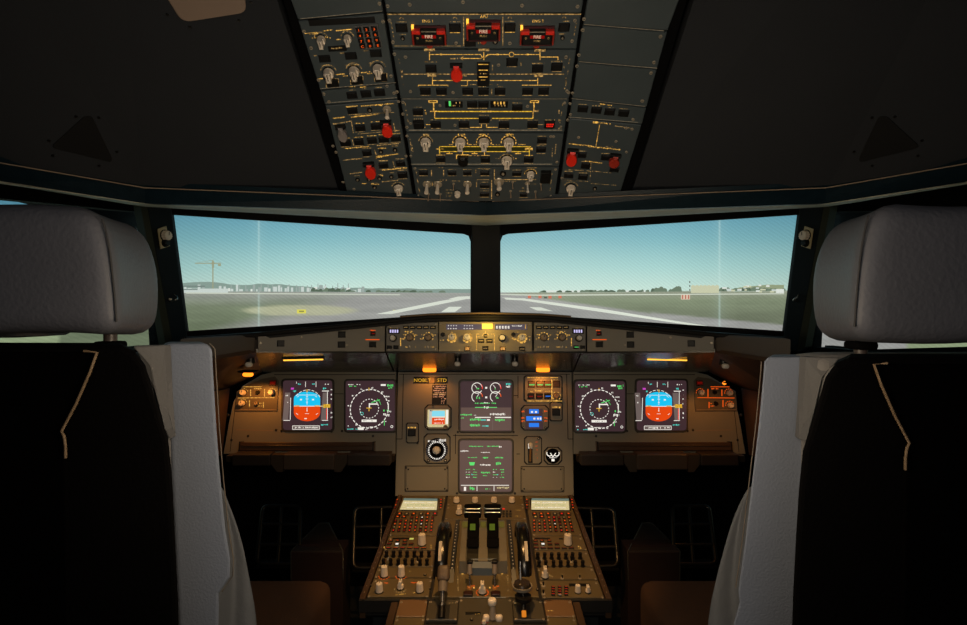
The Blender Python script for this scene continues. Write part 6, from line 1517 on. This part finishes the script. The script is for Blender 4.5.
# ================================================================== FOOT WELLS
def cage(px_pts, Y0, name, label, bars_v, bars_h, r_=.008):
    """rudder pedal: a rounded tubular frame with cross bars; px_pts = four corners tl,tr,br,bl"""
    tl, tr, br, bl = [W(x, y, yy) for x, y, yy in px_pts]
    e = empty('rudder_pedal', bl * .5 + br * .5, label, 'pedal', 'rudder pedals')
    m_ = MB(); c = []
    P4 = [tl, tr, br, bl]
    for j in range(4):
        p = P4[j]; a = P4[j - 1] - p; b = P4[(j + 1) % 4] - p; rr = .022
        A = p + a.normalized() * rr; B = p + b.normalized() * rr
        for q in range(5): t = q / 4; c.append(A * (1 - t) ** 2 + p * 2 * t * (1 - t) + B * t * t)
    c.append(c[0]); m_.tube(c, r_, STEELD, 8); wpart('frame', m_, e)
    m_ = MB()
    for t in bars_v: m_.tube([tl.lerp(tr, t), bl.lerp(br, t)], r_ * .9, STEELD, 6)
    for t in bars_h: m_.tube([tl.lerp(bl, t), tr.lerp(br, t)], r_ * .9, STEELD, 6)
    wpart('bar', m_, e)
    m_ = MB(); m_.slab([bl + Vector((0, -.01, -.004)), br + Vector((0, -.01, -.004)), br + Vector((0, .05, -.006)), bl + Vector((0, .05, -.006))], Vector((0, 0, -.006)), STEELD); wpart('heel_rest', m_, e)
    m_ = MB(); mid = (bl + br) / 2; m_.tube([mid + Vector((0, .03, 0)), Vector((mid.x, mid.y + .12, .01))], .012, MATTE, 8); wpart('support', m_, e)
cage(((263, 506, 1.95), (301, 506, 1.95), (299, 564, 1.82), (257, 564, 1.82)), 0, 'p', 'outer rudder pedal by the outboard wall ahead of the left seat', (.5,), (.33, .68))
cage(((355, 508, 1.90), (398, 507, 1.90), (396, 568, 1.78), (353, 568, 1.78)), 0, 'p', 'barred rudder pedal partly hidden by the left edge of the pedestal', (.62,), (.33, .68))
cage(((573, 508, 1.90), (613.5, 509, 1.90), (618, 566, 1.78), (576, 567, 1.78)), 0, 'p', 'barred rudder pedal partly hidden by the right edge of the pedestal', (.45,), (.33, .68))
cage(((672, 506, 1.95), (709, 506, 1.95), (716, 564, 1.82), (674, 564, 1.82)), 0, 'p', 'outer rudder pedal by the outboard wall ahead of the right seat', (.45,), (.33, .68))
RAMP = mat('ramp_dark', (.03, .022, .018), .5, 0, .2)
for f_, sd in ((lambda x: x, 'left'), (lambda x: MX - x, 'right')):
    e = empty('foot_well_housing', W(f_(318), 560, 1.75), 'dark wedge-shaped housing on the floor between the pedals of the %s seat' % sd, 'housing', 'housings between the pedals')
    m_ = MB(); m_.slab([W(f_(291), 551, 1.80), W(f_(343), 551, 1.80), W(f_(329), 523, 2.10), W(f_(319), 523, 2.10)], Vector((0, .02, -.12)), RAMP); wpart('ramp', m_, e, .003)
    a = W(f_(291), 551, 1.80); b = W(f_(343), 551, 1.80)
    m_ = MB(); m_.slab([Vector((a.x, a.y, .0)), Vector((b.x, b.y, .0)), b - Vector((0, 0, .003)), a - Vector((0, 0, .003))], Vector((0, .10, 0)), mat('box_dark', (.022, .010, .008), .6)); wpart('box', m_, e, .003)
    m_ = MB(); m_.tube([W(f_(291), 551, 1.797), W(f_(319), 523, 2.097), W(f_(329), 523, 2.097), W(f_(343), 551, 1.797), W(f_(343), 580, 1.797)], .0018, mat('edge_steel', (.1, .1, .1)), 6); m_.tube([W(f_(291), 551, 1.797), W(f_(291), 580, 1.797)], .0018, mat('edge_steel', (.1, .1, .1)), 6); wpart('edge_trim', m_, e)

# ================================================================== SEATS
def seat(sd):
    f_ = (lambda x: x) if sd == 0 else (lambda x: MX - x)
    dy = 0 if sd == 0 else 12
    dh = 0 if sd == 0 else 0
    sg = -1 if sd == 0 else 1
    def S(px, py, Y): return W(f_(px), py, Y)
    cxs = sg * .625
    e = empty('pilot_seat', (cxs, .95, 0), 'grey-headed black pilot seat, the %s one of the pair, seen from behind' % ('left' if sd == 0 else 'right'), 'seat', None)
    # headrest
    m_ = MB()
    hz1 = CZ + (.129 if not sd else .134); hz0 = CZ - (.027 if not sd else .034)
    xi = .443; xo_ = .815; cx_ = sg * (xi + xo_) / 2; w_ = xo_ - xi
    def df(q):
        t = (q.y + .09) / .18                      # 0 rear .. 1 front
        inner = (q.x * sg) < 0
        k = Vector(q)
        if inner:
            zz = q.z / .078 + .22; k.x += sg * (.0085 * q.z / .078) * (1 - t)
            k.x += sg * (.064 * t * (1.3 - .5 * t) + .014 * t * zz * zz + (.006 * max(0, -zz) ** 3 + .008 * max(0, zz) ** 3))
        k.z += .020 * t * (q.z / .078) * .4 + .004 * math.sin(q.x * 18)
        return k
    m_.rbox((cx_, .71, (hz0 + hz1) / 2), (w_, .18, hz1 - hz0), .026, LEATHER, 18, df); hr = wpart('headrest', m_, e)
    m_ = MB(); xs_ = sg * (xi + .006)
    zc = (hz0 + hz1) / 2; hh = (hz1 - hz0) / 2
    pts = []
    for k in range(17):
        t = (-1 + 2 * k / 16) * .80; bend = .011 * max(0, t) ** 3 + .004 * max(0, -t) ** 3
        pts.append(Vector((xs_ + sg * (.0015 + .0085 * t + bend), .6272 + .004 * abs(t) ** 6, zc + hh * t)))
    m_.tube(pts, .0011, mat('seam_dark', (.05, .048, .05), .7), 6); o = part('seam', MB(), None) if 0 else wpart('headrest_seam', m_, e)
    m_ = MB()
    for dx in (.505, .74):
        m_ = MB(); m_.tube([Vector((sg * dx, .70, CZ - .06)), Vector((sg * dx, .70, CZ + .0))], .008, mat('post_brown', (.06, .045, .04), .4), 12); wpart('headrest_post', m_, e)
    m_ = MB(); m_.rbox((sg * .505, .70, CZ - .044), (.03, .03, .012), .005, LEATHERB, 5); wpart('post_collar', m_, e)
    # shell
    sh = [(-70, 345 + dy), (122, 345.5 + dy), (136, 352 + dy), (146, 366 + dy), (152, 386 + dy), (162, 418 + dy), (169, 440 + dy), (173, 480 + dy), (176, 540), (179, 600), (181, 700), (-70, 700)]
    m_ = MB(); pp = [S(x, y, .60) for x, y in sh]; m_.slab(pp, Vector((sg * .045, .06, 0)), LEATHERB); wpart('seat_back_shell', m_, e, .008)
    m_ = MB(); m_.slab([S(x, y, .597) for x, y in ((-70, 352 + dy), (96, 352 + dy), (84, 384 + dy), (62, 431 + dy), (66, 470), (68, 640), (-70, 640))], Vector((0, .015, 0)), mat('pocket_black', (.0018, .0015, .0015), .85, spec=.02)); wpart('map_pocket', m_, e, .003)
    m_ = MB(); m_.tube([S(x, y, .593) for x, y in ((84, 351 + dy), (97, 352.5 + dy), (90, 372 + dy), (76, 404 + dy), (61.5, 431 + dy), (64, 436 + dy), (65.5, 446 + dy), (65.5, 458 + dy))], .0016, mat('lit_edge_tan', (.24, .16, .09), .6), 6); wpart('pocket_lit_edge', m_, e)  # tan tube paints the lit edge of the map pocket
    # cushions
    bx0, bx1 = .425, .82
    m_ = MB(); m_.rbox((sg * (bx0 + bx1) / 2, .705, (CZ - .055 + .50) / 2), (bx1 - bx0, .085, CZ - .055 - .50), .022, CLOTH, 10); wpart('back_cushion', m_, e)
    m_ = MB()
    pts = [(131, 346 + dy, .665), (165, 345 + dy, .685), (167, 400, .685), (169.5, 440, .68), (165, 430 + dy, .665), (156, 398 + dy, .665), (148, 366 + dy, .665)]
    m_.slab([S(x, y, Y) for x, y, Y in pts], Vector((0, .015, 0)), mat('cover_pale', (.13, .128, .13), .85, 0, .5, 200)); wpart('side_cover', m_, e, .003)
    # seat cushion
    m_ = MB()
    m_.rbox((sg * .635, 1.07, .437), (.48, .58, .15), .035, BROWNF, 12); wpart('seat_cushion', m_, e)
    m_ = MB(); vbox(m_, min(sg * .43, sg * .80), max(sg * .43, sg * .80), .80, 1.28, .18, .37, MATTE); vbox(m_, min(sg * .50, sg * .74), max(sg * .50, sg * .74), .85, 1.2, .0, .18, MATTE); wpart('seat_base', m_, e, .006)
    # raised armrest
    m_ = MB()
    if sd == 0: ap = [(165.5, 347), (168, 343.5), (207, 343.5), (212.5, 349), (213.6, 372), (217, 430), (221, 480), (226, 530), (231, 560), (230.5, 578), (219.5, 594), (219, 640), (180, 640), (176, 560), (172, 480), (167.8, 380)]
    else: ap = [(157, 361), (160, 357), (203, 357), (207, 362), (208, 376), (212, 420), (219, 480), (226, 540), (233, 590), (232, 604), (238, 625), (237, 640), (180, 640), (175, 600), (171, 540), (165, 480), (160, 400)]
    m_.slab([S(x, y, .70) for x, y in ap], Vector((sg * .031, .045, 0)), ARM); ar = wpart('armrest', m_, e, .006)
    m_ = MB()
    edge = [p for p in ap if p[0] > (203 if sd == 0 else 203) and p[1] < 596]
    m_.tube([S(x + .2, y, .701) + Vector((0, .006, 0)) for x, y in edge], .0007, mat('seam_tan', (.16, .13, .10), .8), 6); wpart('armrest_seam', m_, e)
    # hanging side of the cloth cover
    n_ = 9; m_ = MB(); rows = []
    fl = [(222, 486), (229, 505), (235, 520), (243, 545), (248, 570), (252, 590), (256, 612), (258, 640)] if sd == 0 else [(222, 486), (232, 505), (238, 520), (246, 545), (254, 575), (259, 595), (262, 612), (265, 640)]
    vs = []; fs = []
    for i_, (x, y) in enumerate(fl):
        for j_ in range(n_):
            t = j_ / (n_ - 1); xx = 205 + (x - 205) * t
            vs.append(S(xx, y, .80 + .05 * t + .010 * math.sin(t * 9 + i_ * .5)))
    for i_ in range(len(fl) - 1):
        for j_ in range(n_ - 1):
            a = i_ * n_ + j_; f4 = (a, a + n_, a + n_ + 1, a + 1); fs.append(f4 if sd == 0 else f4[::-1])
    m_.add(vs, fs, mat('cover_blue_grey', (.17, .18, .20), .85, 0, .6, 120), True)
    o = wpart('cover_side', m_, e); so = o.modifiers.new('s', 'SOLIDIFY'); so.thickness = .006; so.offset = 0; ss = o.modifiers.new('u', 'SUBSURF'); ss.levels = 2; ss.render_levels = 2
    return e
seat(0); seat(1)

# ================================================================== LIGHT
def lamp(name, kind, loc, energy, col, target=None, **k):
    l = bpy.data.lights.new(name, kind); l.energy = energy; l.color = col
    for a, b in k.items(): setattr(l, a, b)
    o = bpy.data.objects.new(name, l); C.objects.link(o); o.location = loc
    if target is not None: o.rotation_euler = (Vector(target) - Vector(loc)).to_track_quat('-Z', 'Y').to_euler()
    o['kind'] = 'helper'
    return o
# added area light behind the camera for the cool light from the rear
lamp('rear_fill', 'AREA', (0, -1.2, CZ + .35), 1.7, (.90, .93, 1), (0, 1.2, CZ + .1), shape='RECTANGLE', size=1.0, size_y=.8)
# two added fill lights with no fixture, then the amber pedestal flood
lamp('panel_fill', 'AREA', (0, .42, CZ - .04), 2.1, (1, .80, .56), (0, 1.9, CZ - .22), shape='RECTANGLE', size=.34, size_y=.10)  # added fill between the seats, brightens the instrument panel
lamp('overhead_fill', 'AREA', (0, .20, CZ + .12), .95, (1, .86, .66), W(484, 20, .9), shape='DISK', size=.10)  # added fill, brightens the overhead modules evenly
lamp('pedestal_flood', 'SPOT', (0, 1.10, CZ + .20), 19, (1, .52, .17), W(484, 550, 1.5), spot_size=math.radians(62), spot_blend=.6, shadow_soft_size=.02)
for x, y, Y, en in ((254, 381, 1.87, .20), (429.5, 373, 1.905, .085), (543, 373, 1.905, .085), (722, 386, 1.78, .12)):
    lamp('map_lamp_glow', 'SPOT', W(x, y + 1, Y - .035), en * 5.0, (1, .34, .05), W(x, y + 60, Y + .02), shadow_soft_size=.008, spot_size=math.radians(135), spot_blend=.5)
lamp('readout_glow', 'POINT', W(487, 327, 1.55), .32, (1, .62, .12), None, shadow_soft_size=.01)
wd = bpy.data.worlds.new('w'); bpy.context.scene.world = wd; wd.use_nodes = True
wd.node_tree.nodes['Background'].inputs[0].default_value = (.004, .005, .006, 1)

# ================================================================== CAMERA
cam = bpy.data.cameras.new('camera'); co = bpy.data.objects.new('camera', cam); C.objects.link(co)
cam.sensor_width = 36; cam.lens = F / 967 * 36; cam.clip_start = .01; cam.shift_x = -2.0 / 967
co.location = CAM; co.rotation_euler = (math.pi / 2, 0, 0)
bpy.context.scene.camera = co
sc = bpy.context.scene
sc.view_settings.view_transform = 'Standard'; sc.view_settings.look = 'None'; sc.view_settings.gamma = 1; sc.view_settings.exposure = 0
sc.view_settings.use_curve_mapping = False
sc.cycles.use_denoising = True
